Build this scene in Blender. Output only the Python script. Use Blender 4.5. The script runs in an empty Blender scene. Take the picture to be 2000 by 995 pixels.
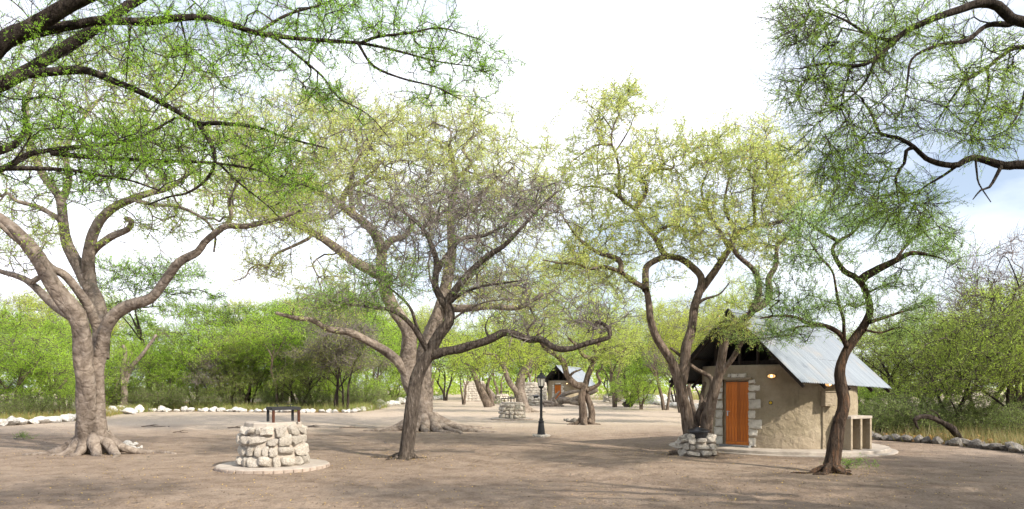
import bpy, bmesh, math, random
import numpy as np
from mathutils import Vector, Matrix

S = bpy.context.scene
COL = S.collection
R = math.radians
rng = np.random.default_rng(7)
random.seed(7)

# ------------------------------------------------------------------ camera
FPX, HOR, CAMH = 1333.0, 755.0, 2.0          # focal length and horizon in photo pixels, eye height in metres
cam_d = bpy.data.cameras.new('camera')
cam = bpy.data.objects.new('camera', cam_d); COL.objects.link(cam)
cam.location = (0, 0, CAMH); cam.rotation_euler = (R(90), 0, 0)
cam_d.sensor_width = 36; cam_d.lens = 24.0
cam_d.shift_y = (HOR - 497.5) / 2000.0
cam_d.clip_start = 0.1; cam_d.clip_end = 3000
cam_d.dof.use_dof = True; cam_d.dof.focus_distance = 20; cam_d.dof.aperture_fstop = 2.8
S.camera = cam

# ------------------------------------------------------------------ sky, sun, exposure
TO_SUN = Vector((0.70, -0.58, 0.0)).normalized()
ELEV = R(36)
W = bpy.data.worlds.new('World'); S.world = W; W.use_nodes = True
nt = W.node_tree; nt.nodes.clear()
wo = nt.nodes.new('ShaderNodeOutputWorld'); bg = nt.nodes.new('ShaderNodeBackground')
sky = nt.nodes.new('ShaderNodeTexSky'); sky.sky_type = 'NISHITA'; sky.sun_disc = False
sky.sun_elevation = ELEV; sky.sun_rotation = math.atan2(TO_SUN.x, TO_SUN.y)
sky.air_density = 1.0; sky.dust_density = 1.6; sky.ozone_density = 1.2
tc = nt.nodes.new('ShaderNodeTexCoord'); mp = nt.nodes.new('ShaderNodeMapping')
mp.inputs['Scale'].default_value = (1.0, 1.0, 2.2); mp.inputs['Location'].default_value = (0.7353, -2.1504, -4.3654)
nz = nt.nodes.new('ShaderNodeTexNoise'); nz.inputs['Scale'].default_value = 1.7
nz.inputs['Detail'].default_value = 7; nz.inputs['Roughness'].default_value = 0.55
cr = nt.nodes.new('ShaderNodeValToRGB')
cr.color_ramp.elements[0].position = 0.36; cr.color_ramp.elements[1].position = 0.58
cr.color_ramp.elements[0].color = (0.18, 0.18, 0.18, 1)
mx = nt.nodes.new('ShaderNodeMix'); mx.data_type = 'RGBA'
mx.inputs[7].default_value = (9.3, 9.6, 10.3, 1)
nt.links.new(tc.outputs['Generated'], mp.inputs['Vector']); nt.links.new(mp.outputs[0], nz.inputs['Vector'])
nt.links.new(nz.outputs[0], cr.inputs[0]); nt.links.new(cr.outputs[0], mx.inputs[0])
nt.links.new(sky.outputs[0], mx.inputs[6]); nt.links.new(mx.outputs[2], bg.inputs[0])
bg.inputs[1].default_value = 0.082
nt.links.new(bg.outputs[0], wo.inputs[0])
sun_d = bpy.data.lights.new('sun', 'SUN'); sun_d.energy = 3.4; sun_d.angle = R(1.2); sun_d.color = (1.0, 0.91, 0.78)
sun = bpy.data.objects.new('sun', sun_d); COL.objects.link(sun)
v = Vector((TO_SUN.x * math.cos(ELEV), TO_SUN.y * math.cos(ELEV), math.sin(ELEV)))
sun.rotation_euler = v.to_track_quat('Z', 'Y').to_euler(); sun.location = v * 60
S.view_settings.view_transform = 'Standard'; S.view_settings.look = 'None'
S.view_settings.gamma = 1.0; S.view_settings.use_curve_mapping = False
S.view_settings.exposure = 1.15
S.cycles.use_denoising = True
S.cycles.use_adaptive_sampling = True; S.cycles.adaptive_threshold = 0.02
S.cycles.max_bounces = 5; S.cycles.diffuse_bounces = 3; S.cycles.transmission_bounces = 4
S.cycles.transparent_max_bounces = 4; S.cycles.sample_clamp_indirect = 4

# ------------------------------------------------------------------ helpers
def at(px, py, d):
    """a point of the place: photo bearing (px, py) at its own distance d in metres"""
    return np.array(((px - 1000.0) / FPX * d, d, CAMH - (py - HOR) / FPX * d))
def gd(py):                      # distance of the ground seen at photo row py
    return FPX * CAMH / (py - HOR)
def gp(px, py):
    d = gd(py); return np.array(((px - 1000.0) / FPX * d, d, 0.0))

def tag(o, label=None, cat=None, group=None, kind=None):
    if label: o['label'] = label
    if cat: o['category'] = cat
    if group: o['group'] = group
    if kind: o['kind'] = kind
    return o
def empty(name, loc, rz=0):
    o = bpy.data.objects.new(name, None); COL.objects.link(o)
    o.location = Vector([float(c) for c in loc]); o.rotation_euler = (0, 0, rz); o.empty_display_size = 0.2
    return o
def link(name, me, parent=None, loc=(0, 0, 0), rot=(0, 0, 0), scale=(1, 1, 1)):
    o = bpy.data.objects.new(name, me); COL.objects.link(o)
    o.parent = parent
    o.location = Vector([float(c) for c in loc]); o.rotation_euler = [float(c) for c in rot]
    o.scale = [float(c) for c in scale]
    return o
def copy_tree(o, parent=None):
    c = o.copy(); COL.objects.link(c); c.parent = parent
    for ch in list(o.children):
        copy_tree(ch, c)
    return c

def mesh_np(name, V, F, mat, smooth=False, colors=None):
    """V (n,3); F an (m,k) array or a list of such arrays"""
    if not isinstance(F, list): F = [F]
    F = [np.asarray(f, dtype=np.int32) for f in F if len(f)]
    me = bpy.data.meshes.new(name)
    V = np.asarray(V, dtype=np.float32)
    loops = np.concatenate([f.ravel() for f in F]); nf = sum(len(f) for f in F)
    tot = np.concatenate([np.full(len(f), f.shape[1], dtype=np.int32) for f in F])
    start = np.concatenate([[0], np.cumsum(tot)[:-1]]).astype(np.int32)
    me.vertices.add(len(V)); me.loops.add(len(loops)); me.polygons.add(nf)
    me.vertices.foreach_set('co', V.ravel())
    me.loops.foreach_set('vertex_index', loops)
    me.polygons.foreach_set('loop_start', start)
    me.polygons.foreach_set('loop_total', tot)
    me.polygons.foreach_set('use_smooth', np.full(nf, smooth, dtype=bool))
    me.update(calc_edges=True)
    if colors is not None:
        a = me.color_attributes.new('Col', 'FLOAT_COLOR', 'POINT')
        c = np.ones((len(V), 4), dtype=np.float32); c[:, :3] = colors
        a.data.foreach_set('color', c.ravel())
    if mat: me.materials.append(mat)
    return me
def bm_mesh(name, bm, mat, smooth=False):
    me = bpy.data.meshes.new(name); bmesh.ops.recalc_face_normals(bm, faces=bm.faces)
    bm.to_mesh(me); bm.free()
    for p in me.polygons: p.use_smooth = smooth
    me.materials.append(mat); return me
def add_box(bm, c, s, rz=0, bev=0.0):
    M = Matrix.Translation(Vector([float(k) for k in c])) @ Matrix.Rotation(rz, 4, 'Z') @ Matrix.Diagonal((s[0], s[1], s[2], 1))
    r = bmesh.ops.create_cube(bm, size=1, matrix=M)
    if bev:
        es = list({e for vv in r['verts'] for e in vv.link_edges})
        bmesh.ops.bevel(bm, geom=es, offset=bev, segments=2, affect='EDGES', profile=0.6)
def box_mesh(name, s, mat, bev=0.01, c=(0, 0, 0)):
    bm = bmesh.new(); add_box(bm, c, s, 0, bev); return bm_mesh(name, bm, mat)
def lathe(bm, prof, n=24, c=(0, 0, 0), wob=None, cap=True):
    rings = []
    for r, z in prof:
        ring = []
        for i in range(n):
            a = 2 * math.pi * i / n
            k = r * (1 + (wob(a, z) if wob else 0))
            ring.append(bm.verts.new((c[0] + k * math.cos(a), c[1] + k * math.sin(a), c[2] + z)))
        rings.append(ring)
    for a, b in zip(rings, rings[1:]):
        for i in range(n):
            bm.faces.new((a[i], a[(i + 1) % n], b[(i + 1) % n], b[i]))
    if cap:
        bm.faces.new(rings[-1]); bm.faces.new(rings[0][::-1])
def bar(bm, p, q, r, n=6):
    p, q = Vector([float(c) for c in p]), Vector([float(c) for c in q]); d = q - p
    M = Matrix.Translation((p + q) / 2) @ d.to_track_quat('Z', 'Y').to_matrix().to_4x4()
    bmesh.ops.create_cone(bm, cap_ends=True, segments=n, radius1=r, radius2=r, depth=d.length, matrix=M)

# ------------------------------------------------------------------ materials
def mat_base(name, rough=0.9, spec=0.2):
    m = bpy.data.materials.new(name); m.use_nodes = True
    b = m.node_tree.nodes['Principled BSDF']
    b.inputs['Roughness'].default_value = rough; b.inputs['Specular IOR Level'].default_value = spec
    return m, m.node_tree, b
def noise_node(t, scale, detail=6, rough=0.6, vec=None, dist=0.0):
    n = t.nodes.new('ShaderNodeTexNoise'); n.inputs['Scale'].default_value = scale
    n.inputs['Detail'].default_value = detail; n.inputs['Roughness'].default_value = rough
    n.inputs['Distortion'].default_value = dist
    if vec: t.links.new(vec, n.inputs['Vector'])
    return n
def ramp(t, fac, stops):
    r = t.nodes.new('ShaderNodeValToRGB'); e = r.color_ramp.elements
    while len(e) < len(stops): e.new(0.5)
    for el, (p, c) in zip(e, stops):
        el.position = p; el.color = (*c, 1) if len(c) == 3 else c
    t.links.new(fac, r.inputs[0]); return r
def mixc(t, a, b, fac, mode='MIX'):
    m = t.nodes.new('ShaderNodeMix'); m.data_type = 'RGBA'; m.blend_type = mode
    for s, i in ((fac, 0), (a, 6), (b, 7)):
        if isinstance(s, (int, float)): m.inputs[i].default_value = s
        elif isinstance(s, tuple): m.inputs[i].default_value = (*s, 1)
        else: t.links.new(s, m.inputs[i])
    return m.outputs[2]
def bump(t, b, h, strength, dist):
    n = t.nodes.new('ShaderNodeBump'); n.inputs['Strength'].default_value = strength
    n.inputs['Distance'].default_value = dist
    t.links.new(h, n.inputs['Height'])
    t.links.new(n.outputs[0], b.inputs['Normal']); return n
def coords(t, scale=(1, 1, 1), kind='Object'):
    c = t.nodes.new('ShaderNodeTexCoord'); m = t.nodes.new('ShaderNodeMapping')
    m.inputs['Scale'].default_value = scale
    t.links.new(c.outputs[kind], m.inputs['Vector']); return m.outputs[0]
def rough_mat(name, stops, scale=4.0, bscale=30.0, bstr=0.5, bdist=0.02, stretch=(1, 1, 1), rough=0.92, spec=0.15, per_obj=0.0):
    m, t, b = mat_base(name, rough, spec)
    vec = coords(t, stretch)
    n = noise_node(t, scale, 8, 0.62, vec)
    c = ramp(t, n.outputs[0], stops).outputs[0]
    if per_obj:
        oi = t.nodes.new('ShaderNodeObjectInfo')
        k = t.nodes.new('ShaderNodeMapRange'); k.inputs[3].default_value = 1 - per_obj; k.inputs[4].default_value = 1 + per_obj
        t.links.new(oi.outputs['Random'], k.inputs[0])
        hv = t.nodes.new('ShaderNodeHueSaturation'); t.links.new(c, hv.inputs['Color']); t.links.new(k.outputs[0], hv.inputs['Value'])
        c = hv.outputs[0]
    t.links.new(c, b.inputs['Base Color'])
    h = noise_node(t, bscale, 8, 0.65, vec)
    bump(t, b, h.outputs[0], bstr, bdist)
    return m
def flat_mat(name, col, rough=0.5, metal=0.0, spec=0.4, emit=None, es=0):
    m, t, b = mat_base(name, rough, spec)
    b.inputs['Base Color'].default_value = (*col, 1); b.inputs['Metallic'].default_value = metal
    n = noise_node(t, 25, 5, 0.6, coords(t))
    c = ramp(t, n.outputs[0], [(0.3, tuple(k * 0.75 for k in col)), (0.7, tuple(min(1, k * 1.12) for k in col))])
    t.links.new(c.outputs[0], b.inputs['Base Color'])
    if emit:
        b.inputs['Emission Color'].default_value = (*emit, 1); b.inputs['Emission Strength'].default_value = es
    return m
def leaf_mat(name, trans=0.5):
    m = bpy.data.materials.new(name); m.use_nodes = True; t = m.node_tree; t.nodes.clear()
    o = t.nodes.new('ShaderNodeOutputMaterial'); a = t.nodes.new('ShaderNodeVertexColor'); a.layer_name = 'Col'
    d = t.nodes.new('ShaderNodeBsdfDiffuse'); tr = t.nodes.new('ShaderNodeBsdfTranslucent')
    g = t.nodes.new('ShaderNodeBsdfGlossy'); g.inputs['Roughness'].default_value = 0.45; g.inputs['Color'].default_value = (0.8, 0.8, 0.8, 1)
    hs = t.nodes.new('ShaderNodeHueSaturation'); hs.inputs['Value'].default_value = 1.95; hs.inputs['Saturation'].default_value = 1.0
    t.links.new(a.outputs[0], d.inputs[0]); t.links.new(a.outputs[0], hs.inputs['Color']); t.links.new(hs.outputs[0], tr.inputs[0])
    m1 = t.nodes.new('ShaderNodeMixShader'); m1.inputs[0].default_value = trans
    m2 = t.nodes.new('ShaderNodeMixShader'); m2.inputs[0].default_value = 0.03
    t.links.new(d.outputs[0], m1.inputs[1]); t.links.new(tr.outputs[0], m1.inputs[2])
    t.links.new(m1.outputs[0], m2.inputs[1]); t.links.new(g.outputs[0], m2.inputs[2]); t.links.new(m2.outputs[0], o.inputs[0])
    return m
LEAF = leaf_mat('leaf', 0.55)
DRY = leaf_mat('dry_plant', 0.3)

def bark_mat(name, c1, c2, c3, zs=0.25, scale=9.0, bstr=0.9, bdist=0.05):
    m, t, b = mat_base(name, 0.95, 0.1)
    vec = coords(t, (1, 1, zs))
    big = noise_node(t, 1.3, 4, 0.5, coords(t))
    n = noise_node(t, scale, 9, 0.65, vec, 0.6)
    c = ramp(t, n.outputs[0], [(0.34, c1), (0.5, c2), (0.68, c3)]).outputs[0]
    k = ramp(t, big.outputs[0], [(0.35, (0.72, 0.70, 0.70)), (0.65, (1.15, 1.12, 1.08))]).outputs[0]
    t.links.new(mixc(t, c, k, 1.0, 'MULTIPLY'), b.inputs['Base Color'])
    v = t.nodes.new('ShaderNodeTexVoronoi'); v.feature = 'DISTANCE_TO_EDGE'; v.inputs['Scale'].default_value = scale * 1.1
    dv = noise_node(t, scale * 1.4, 5, 0.6, vec)
    mv = t.nodes.new('ShaderNodeMix'); mv.data_type = 'VECTOR'; mv.inputs[0].default_value = 0.12
    t.links.new(vec, mv.inputs[4]); t.links.new(dv.outputs[1], mv.inputs[5]); t.links.new(mv.outputs[1], v.inputs['Vector'])
    a = t.nodes.new('ShaderNodeMath'); a.operation = 'ADD'
    vr = ramp(t, v.outputs[0], [(0.0, (0, 0, 0)), (0.22, (1, 1, 1))])
    t.links.new(vr.outputs[0], a.inputs[0]); t.links.new(n.outputs[0], a.inputs[1])
    bump(t, b, a.outputs[0], bstr, bdist)
    return m
BARK_PALE = bark_mat('bark_pale', (0.109, 0.089, 0.074), (0.201, 0.170, 0.146), (0.293, 0.259, 0.230), 0.9, 5.0, 0.55, 0.03)
BARK_GREY = bark_mat('bark_grey', (0.063, 0.052, 0.044), (0.144, 0.122, 0.105), (0.230, 0.202, 0.178), 0.16, 16, 1.0, 0.04)
BARK_BROWN = bark_mat('bark_brown', (0.078, 0.058, 0.047), (0.169, 0.134, 0.109), (0.270, 0.223, 0.186), 0.2, 12, 0.9, 0.03)
BARK_RED = bark_mat('bark_red', (0.045, 0.034, 0.029), (0.10, 0.074, 0.058), (0.19, 0.105, 0.062), 0.18, 12, 1.0, 0.04)
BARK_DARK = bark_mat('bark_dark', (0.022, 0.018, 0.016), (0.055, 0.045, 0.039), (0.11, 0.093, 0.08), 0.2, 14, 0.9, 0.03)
TWIG_GREY = rough_mat('twig_grey', [(0.35, (0.094, 0.079, 0.073)), (0.65, (0.209, 0.185, 0.171))], 3, 30, 0.2)
TWIG_BROWN = rough_mat('twig_brown', [(0.35, (0.055, 0.043, 0.036)), (0.65, (0.13, 0.106, 0.09))], 3, 30, 0.2)
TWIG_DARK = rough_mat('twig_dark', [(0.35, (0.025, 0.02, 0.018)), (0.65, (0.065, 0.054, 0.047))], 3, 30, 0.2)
STONE = rough_mat('limestone', [(0.28, (0.251, 0.218, 0.185)), (0.46, (0.488, 0.442, 0.383)), (0.7, (0.686, 0.634, 0.568))], 5.0, 18, 0.9, 0.05, per_obj=0.16)
STONE_WHITE = rough_mat('whitewashed_stone', [(0.25, (0.17, 0.155, 0.14)), (0.42, (0.43, 0.415, 0.395)), (0.65, (0.60, 0.585, 0.57))], 3.2, 14, 0.8, 0.05, per_obj=0.12)
STONE_GREY = rough_mat('grey_stone', [(0.28, (0.10, 0.09, 0.08)), (0.5, (0.215, 0.198, 0.18)), (0.7, (0.34, 0.32, 0.295))], 3.5, 14, 0.9, 0.05, per_obj=0.2)
MORTAR = rough_mat('mortar', [(0.3, (0.299, 0.254, 0.215)), (0.7, (0.448, 0.397, 0.345))], 9, 60, 0.6, 0.012)
CONCRETE = rough_mat('concrete', [(0.3, (0.281, 0.244, 0.213)), (0.55, (0.388, 0.344, 0.300)), (0.72, (0.475, 0.431, 0.381))], 4, 45, 0.35, 0.008)
BRICK_EDGE = rough_mat('worn_brick', [(0.3, (0.260, 0.202, 0.166)), (0.7, (0.403, 0.338, 0.289))], 7, 40, 0.5, 0.01, per_obj=0.12)
QUOIN = rough_mat('pale_quoin', [(0.28, (0.312, 0.282, 0.240)), (0.46, (0.552, 0.516, 0.462)), (0.7, (0.720, 0.684, 0.624))], 6.0, 22, 0.9, 0.04, per_obj=0.14)
STUCCO_C = [(0.3, (0.225, 0.185, 0.128)), (0.5, (0.293, 0.247, 0.177)), (0.7, (0.362, 0.308, 0.231))]
def stucco_mat():
    m, t, b = mat_base('stucco', 0.93, 0.12)
    vec = coords(t); n = noise_node(t, 1.4, 8, 0.62, vec); st = noise_node(t, 5, 7, 0.65, coords(t, (1, 1, 0.22)))
    c = ramp(t, n.outputs[0], STUCCO_C).outputs[0]
    c = mixc(t, c, (0.105, 0.085, 0.058), ramp(t, st.outputs[0], [(0.56, (0, 0, 0)), (0.76, (0.7, 0.7, 0.7))]).outputs[0])   # weather stains
    sx = t.nodes.new('ShaderNodeSeparateXYZ'); t.links.new(vec, sx.inputs[0])
    ad = t.nodes.new('ShaderNodeMath'); ad.operation = 'MULTIPLY_ADD'; ad.inputs[1].default_value = -0.9
    n3 = noise_node(t, 3.5, 6, 0.65, vec); t.links.new(n3.outputs[0], ad.inputs[0]); t.links.new(sx.outputs[2], ad.inputs[2])
    c = mixc(t, c, (0.32, 0.265, 0.20), ramp(t, ad.outputs[0], [(0.0, (0.75, 0.75, 0.75)), (0.12, (0, 0, 0))]).outputs[0])      # rain-splashed sand at the foot
    t.links.new(c, b.inputs['Base Color'])
    h1 = noise_node(t, 5.0, 6, 0.55, vec, 0.5); h2 = noise_node(t, 38, 5, 0.6, vec)
    a2 = t.nodes.new('ShaderNodeMath'); a2.operation = 'MULTIPLY_ADD'; a2.inputs[1].default_value = 0.12
    t.links.new(h2.outputs[0], a2.inputs[0]); t.links.new(h1.outputs[0], a2.inputs[2])
    bump(t, b, a2.outputs[0], 0.8, 0.08)
    return m
STUCCO = stucco_mat()
IRON_BLACK = flat_mat('black_iron', (0.018, 0.019, 0.022), 0.65, 0.0, 0.35)
IRON_RUST = rough_mat('rusty_iron', [(0.3, (0.045, 0.02, 0.014)), (0.7, (0.10, 0.04, 0.024))], 9, 60, 0.3, 0.004, rough=0.7)
DARK_WOOD = rough_mat('dark_timber', [(0.3, (0.02, 0.016, 0.014)), (0.7, (0.055, 0.043, 0.036))], 5, 40, 0.4, 0.008, (6, 6, 0.6))
PLASTIC_BLACK = flat_mat('black_plastic', (0.014, 0.015, 0.018), 0.35, 0, 0.5)
GREY_PAINT = flat_mat('grey_step_paint', (0.20, 0.21, 0.22), 0.7)
STEEL = flat_mat('steel_handle', (0.55, 0.55, 0.55), 0.3, 1.0)
YELLOW = flat_mat('yellow_sign', (0.75, 0.50, 0.03), 0.6)
LAMP_GLOW = flat_mat('lamp_glow', (0.9, 0.6, 0.3), 0.4, 0, 0.3, (1.0, 0.50, 0.18), 0.55)
BULB = flat_mat('lamp_bulb', (1, 0.85, 0.6), 0.4, 0, 0.3, (1.0, 0.70, 0.36), 4.0)
GLASS_MILK = flat_mat('milky_glass', (0.72, 0.70, 0.62), 0.25, 0, 0.5)

def door_mat():
    m, t, b = mat_base('varnished_door_wood', 0.42, 0.45)
    oi = t.nodes.new('ShaderNodeObjectInfo')
    vec = coords(t, (14, 14, 0.9))
    n = noise_node(t, 3.0, 7, 0.6, vec, 0.8)
    c = ramp(t, n.outputs[0], [(0.3, (0.36, 0.085, 0.008)), (0.55, (0.56, 0.155, 0.014)), (0.75, (0.66, 0.22, 0.028))]).outputs[0]
    k = t.nodes.new('ShaderNodeMapRange'); k.inputs[3].default_value = 0.72; k.inputs[4].default_value = 1.25
    t.links.new(oi.outputs['Random'], k.inputs[0])
    hv = t.nodes.new('ShaderNodeHueSaturation'); t.links.new(c, hv.inputs['Color']); t.links.new(k.outputs[0], hv.inputs['Value'])
    t.links.new(hv.outputs[0], b.inputs['Base Color']); bump(t, b, n.outputs[0], 0.15, 0.003)
    return m
DOOR = door_mat()

def roof_mat():
    m, t, b = mat_base('galvanised_sheet', 0.42, 0.5)
    vo = coords(t); dp = t.nodes.new('ShaderNodeVectorMath'); dp.operation = 'DOT_PRODUCT'; dp.inputs[1].default_value = (0.819, 0.574, 0)
    sp = t.nodes.new('ShaderNodeSeparateXYZ'); cb = t.nodes.new('ShaderNodeCombineXYZ'); ms = t.nodes.new('ShaderNodeMath'); ms.operation = 'MULTIPLY'; ms.inputs[1].default_value = 0.07
    t.links.new(vo, dp.inputs[0]); t.links.new(vo, sp.inputs[0]); t.links.new(sp.outputs[2], ms.inputs[0])
    t.links.new(dp.outputs['Value'], cb.inputs[0]); t.links.new(ms.outputs[0], cb.inputs[1])
    n = noise_node(t, 9, 6, 0.7, cb.outputs[0]); n2 = noise_node(t, 1.1, 4, 0.6, coords(t))
    c = ramp(t, n.outputs[0], [(0.3, (0.21, 0.235, 0.26)), (0.6, (0.30, 0.335, 0.37)), (0.78, (0.35, 0.37, 0.385))]).outputs[0]
    c = mixc(t, c, (0.40, 0.33, 0.25), ramp(t, n2.outputs[0], [(0.52, (0, 0, 0)), (0.74, (0.5, 0.5, 0.5))]).outputs[0])
    t.links.new(c, b.inputs['Base Color'])
    b.inputs['Metallic'].default_value = 0.45
    return m
ROOF = roof_mat()
ROOF_UNDER = flat_mat('roof_underside', (0.05, 0.052, 0.055), 0.6)

def ground_mat():
    m, t, b = mat_base('sandy_ground', 0.97, 0.08)
    vec = coords(t)
    streak = coords(t, (0.55, 1.0, 1.0))
    a = noise_node(t, 0.16, 6, 0.6, streak, 0.5)
    c = noise_node(t, 1.7, 9, 0.68, vec, 0.3)
    f = noise_node(t, 26, 6, 0.7, vec)
    col = ramp(t, c.outputs[0], [(0.30, (0.165, 0.122, 0.092)), (0.48, (0.255, 0.196, 0.151)), (0.70, (0.325, 0.258, 0.204))]).outputs[0]
    col = mixc(t, col, (0.155, 0.118, 0.094), ramp(t, a.outputs[0], [(0.30, (0.6, 0.6, 0.6)), (0.52, (0, 0, 0))]).outputs[0])
    col = mixc(t, col, (0.38, 0.318, 0.262), ramp(t, a.outputs[0], [(0.55, (0, 0, 0)), (0.75, (0.6, 0.6, 0.6))]).outputs[0])
    sp = t.nodes.new('ShaderNodeSeparateXYZ'); t.links.new(vec, sp.inputs[0])       # pale sand behind the trees, its sunlit brightness painted into the colour
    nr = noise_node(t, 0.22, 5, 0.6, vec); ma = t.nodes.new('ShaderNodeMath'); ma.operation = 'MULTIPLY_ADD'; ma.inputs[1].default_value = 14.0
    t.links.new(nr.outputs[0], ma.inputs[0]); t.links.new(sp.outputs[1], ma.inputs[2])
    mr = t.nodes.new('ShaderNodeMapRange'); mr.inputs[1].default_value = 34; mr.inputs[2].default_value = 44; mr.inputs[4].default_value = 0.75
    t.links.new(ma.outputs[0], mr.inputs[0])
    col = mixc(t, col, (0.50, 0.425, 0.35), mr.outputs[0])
    fr = ramp(t, f.outputs[0], [(0.33, (0.70, 0.68, 0.66)), (0.52, (1, 1, 1)), (0.72, (1.13, 1.12, 1.10))]).outputs[0]
    col = mixc(t, col, fr, 1.0, 'MULTIPLY')
    t.links.new(col, b.inputs['Base Color'])
    h1 = noise_node(t, 5.5, 8, 0.66, vec, 0.4); h2 = noise_node(t, 40, 5, 0.6, vec)
    ad = t.nodes.new('ShaderNodeMath'); ad.operation = 'MULTIPLY_ADD'; ad.inputs[1].default_value = 0.25
    t.links.new(h2.outputs[0], ad.inputs[0]); t.links.new(h1.outputs[0], ad.inputs[2])
    v = t.nodes.new('ShaderNodeTexVoronoi'); v.inputs['Scale'].default_value = 2.6; v.inputs['Randomness'].default_value = 1.0   # old footprints
    dv = noise_node(t, 3.0, 4, 0.6, vec); mv = t.nodes.new('ShaderNodeMix'); mv.data_type = 'VECTOR'; mv.inputs[0].default_value = 0.25
    t.links.new(vec, mv.inputs[4]); t.links.new(dv.outputs[1], mv.inputs[5]); t.links.new(mv.outputs[1], v.inputs['Vector'])
    fr2 = ramp(t, v.outputs[0], [(0.10, (0, 0, 0)), (0.26, (0.55, 0.55, 0.55)), (0.34, (0.45, 0.45, 0.45))])
    a3 = t.nodes.new('ShaderNodeMath'); a3.operation = 'ADD'
    t.links.new(fr2.outputs[0], a3.inputs[0]); t.links.new(ad.outputs[0], a3.inputs[1])
    bump(t, b, a3.outputs[0], 1.0, 0.085)
    return m
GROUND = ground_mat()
LITTER = rough_mat('leaf_litter_soil', [(0.3, (0.12, 0.075, 0.04)), (0.5, (0.235, 0.145, 0.07)), (0.7, (0.33, 0.22, 0.12))], 3, 22, 0.9, 0.08)

# ------------------------------------------------------------------ ground
def pnoise(x, y, seed, n=10, f0=1.0):
    g = np.random.default_rng(seed); o = np.zeros_like(x)
    for _ in range(n):
        a = g.uniform(0, 2 * np.pi); f = f0 * g.uniform(0.5, 2.0)
        o += np.sin(f * (x * np.cos(a) + y * np.sin(a)) + g.uniform(0, 6.28))
    return o / n
def build_ground():
    nx, ny = 260, 300
    tx = np.linspace(-1, 1, nx); X = 700 * np.sinh(7.2 * tx) / np.sinh(7.2)
    ty = np.linspace(-1, 1, ny); Y = 15 + 900 * np.sinh(7.2 * ty) / np.sinh(7.2)
    xx, yy = np.meshgrid(X, Y)
    fade = np.clip(1.3 - np.hypot(xx, yy - 12) / 40.0, 0, 1)
    z = fade * (0.026 * pnoise(xx, yy, 1, 14, 1.3) + 0.024 * pnoise(xx, yy, 2, 16, 4.5) + 0.018 * pnoise(xx, yy, 3, 18, 12))
    for cx, cy, rad, wd in ((-4.0, 60.0, 48.5, 0.16), (-4.0, 60.0, 50.2, 0.16), (26.0, 40, 33.0, 0.16), (26.0, 40, 34.7, 0.16)):
        rr = np.hypot(xx - cx, yy - cy) - rad             # shallow wheel ruts
        z -= fade * 0.05 * np.exp(-(rr / wd) ** 2) - fade * 0.024 * np.exp(-((np.abs(rr) - 0.22) / 0.09) ** 2)
    V = np.stack([xx, yy, z - 0.012], -1).reshape(-1, 3)
    i = np.arange(nx * ny).reshape(ny, nx)
    F = np.stack([i[:-1, :-1], i[:-1, 1:], i[1:, 1:], i[1:, :-1]], -1).reshape(-1, 4)
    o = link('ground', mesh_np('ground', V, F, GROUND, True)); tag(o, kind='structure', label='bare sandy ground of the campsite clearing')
build_ground()

LEFT_EDGE = [gp(-120, 842), gp(0, 832), gp(80, 827), gp(155, 821), gp(216, 809), gp(290, 804), gp(420, 804), gp(560, 806), gp(690, 806), gp(730, 799), gp(790, 788), gp(870, 779)]
RIGHT_EDGE = [gp(1700, 857), gp(1760, 862), gp(1850, 868), gp(1930, 876), gp(2010, 886), gp(2120, 905), gp(2300, 940)]
def litter_bed(name, edge, away, label):
    """a sheet of leaf litter from the row of stones back into the bush"""
    E = np.array(edge); rows = []
    for k, s in enumerate((0.0, 0.5, 3, 9, 30)):
        rows.append(E + np.array(away) * s + np.array([0, 0, 0.012 + min(s, 3) * 0.03]))
    V = np.array(rows).reshape(-1, 3); n = len(E); i = np.arange(len(V)).reshape(len(rows), n)
    F = np.stack([i[:-1, :-1], i[:-1, 1:], i[1:, 1:], i[1:, :-1]], -1).reshape(-1, 4)
    o = link(name, mesh_np(name, V, F, LITTER, True)); tag(o, label, kind='structure')
litter_bed('bush_soil', LEFT_EDGE, (-0.35, 0.94, 0), 'brown leaf-strewn soil beyond the long white stone row')
litter_bed('bush_soil', RIGHT_EDGE, (0.85, 0.52, 0), 'brown leaf-strewn soil beyond the grey stone row')

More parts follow.
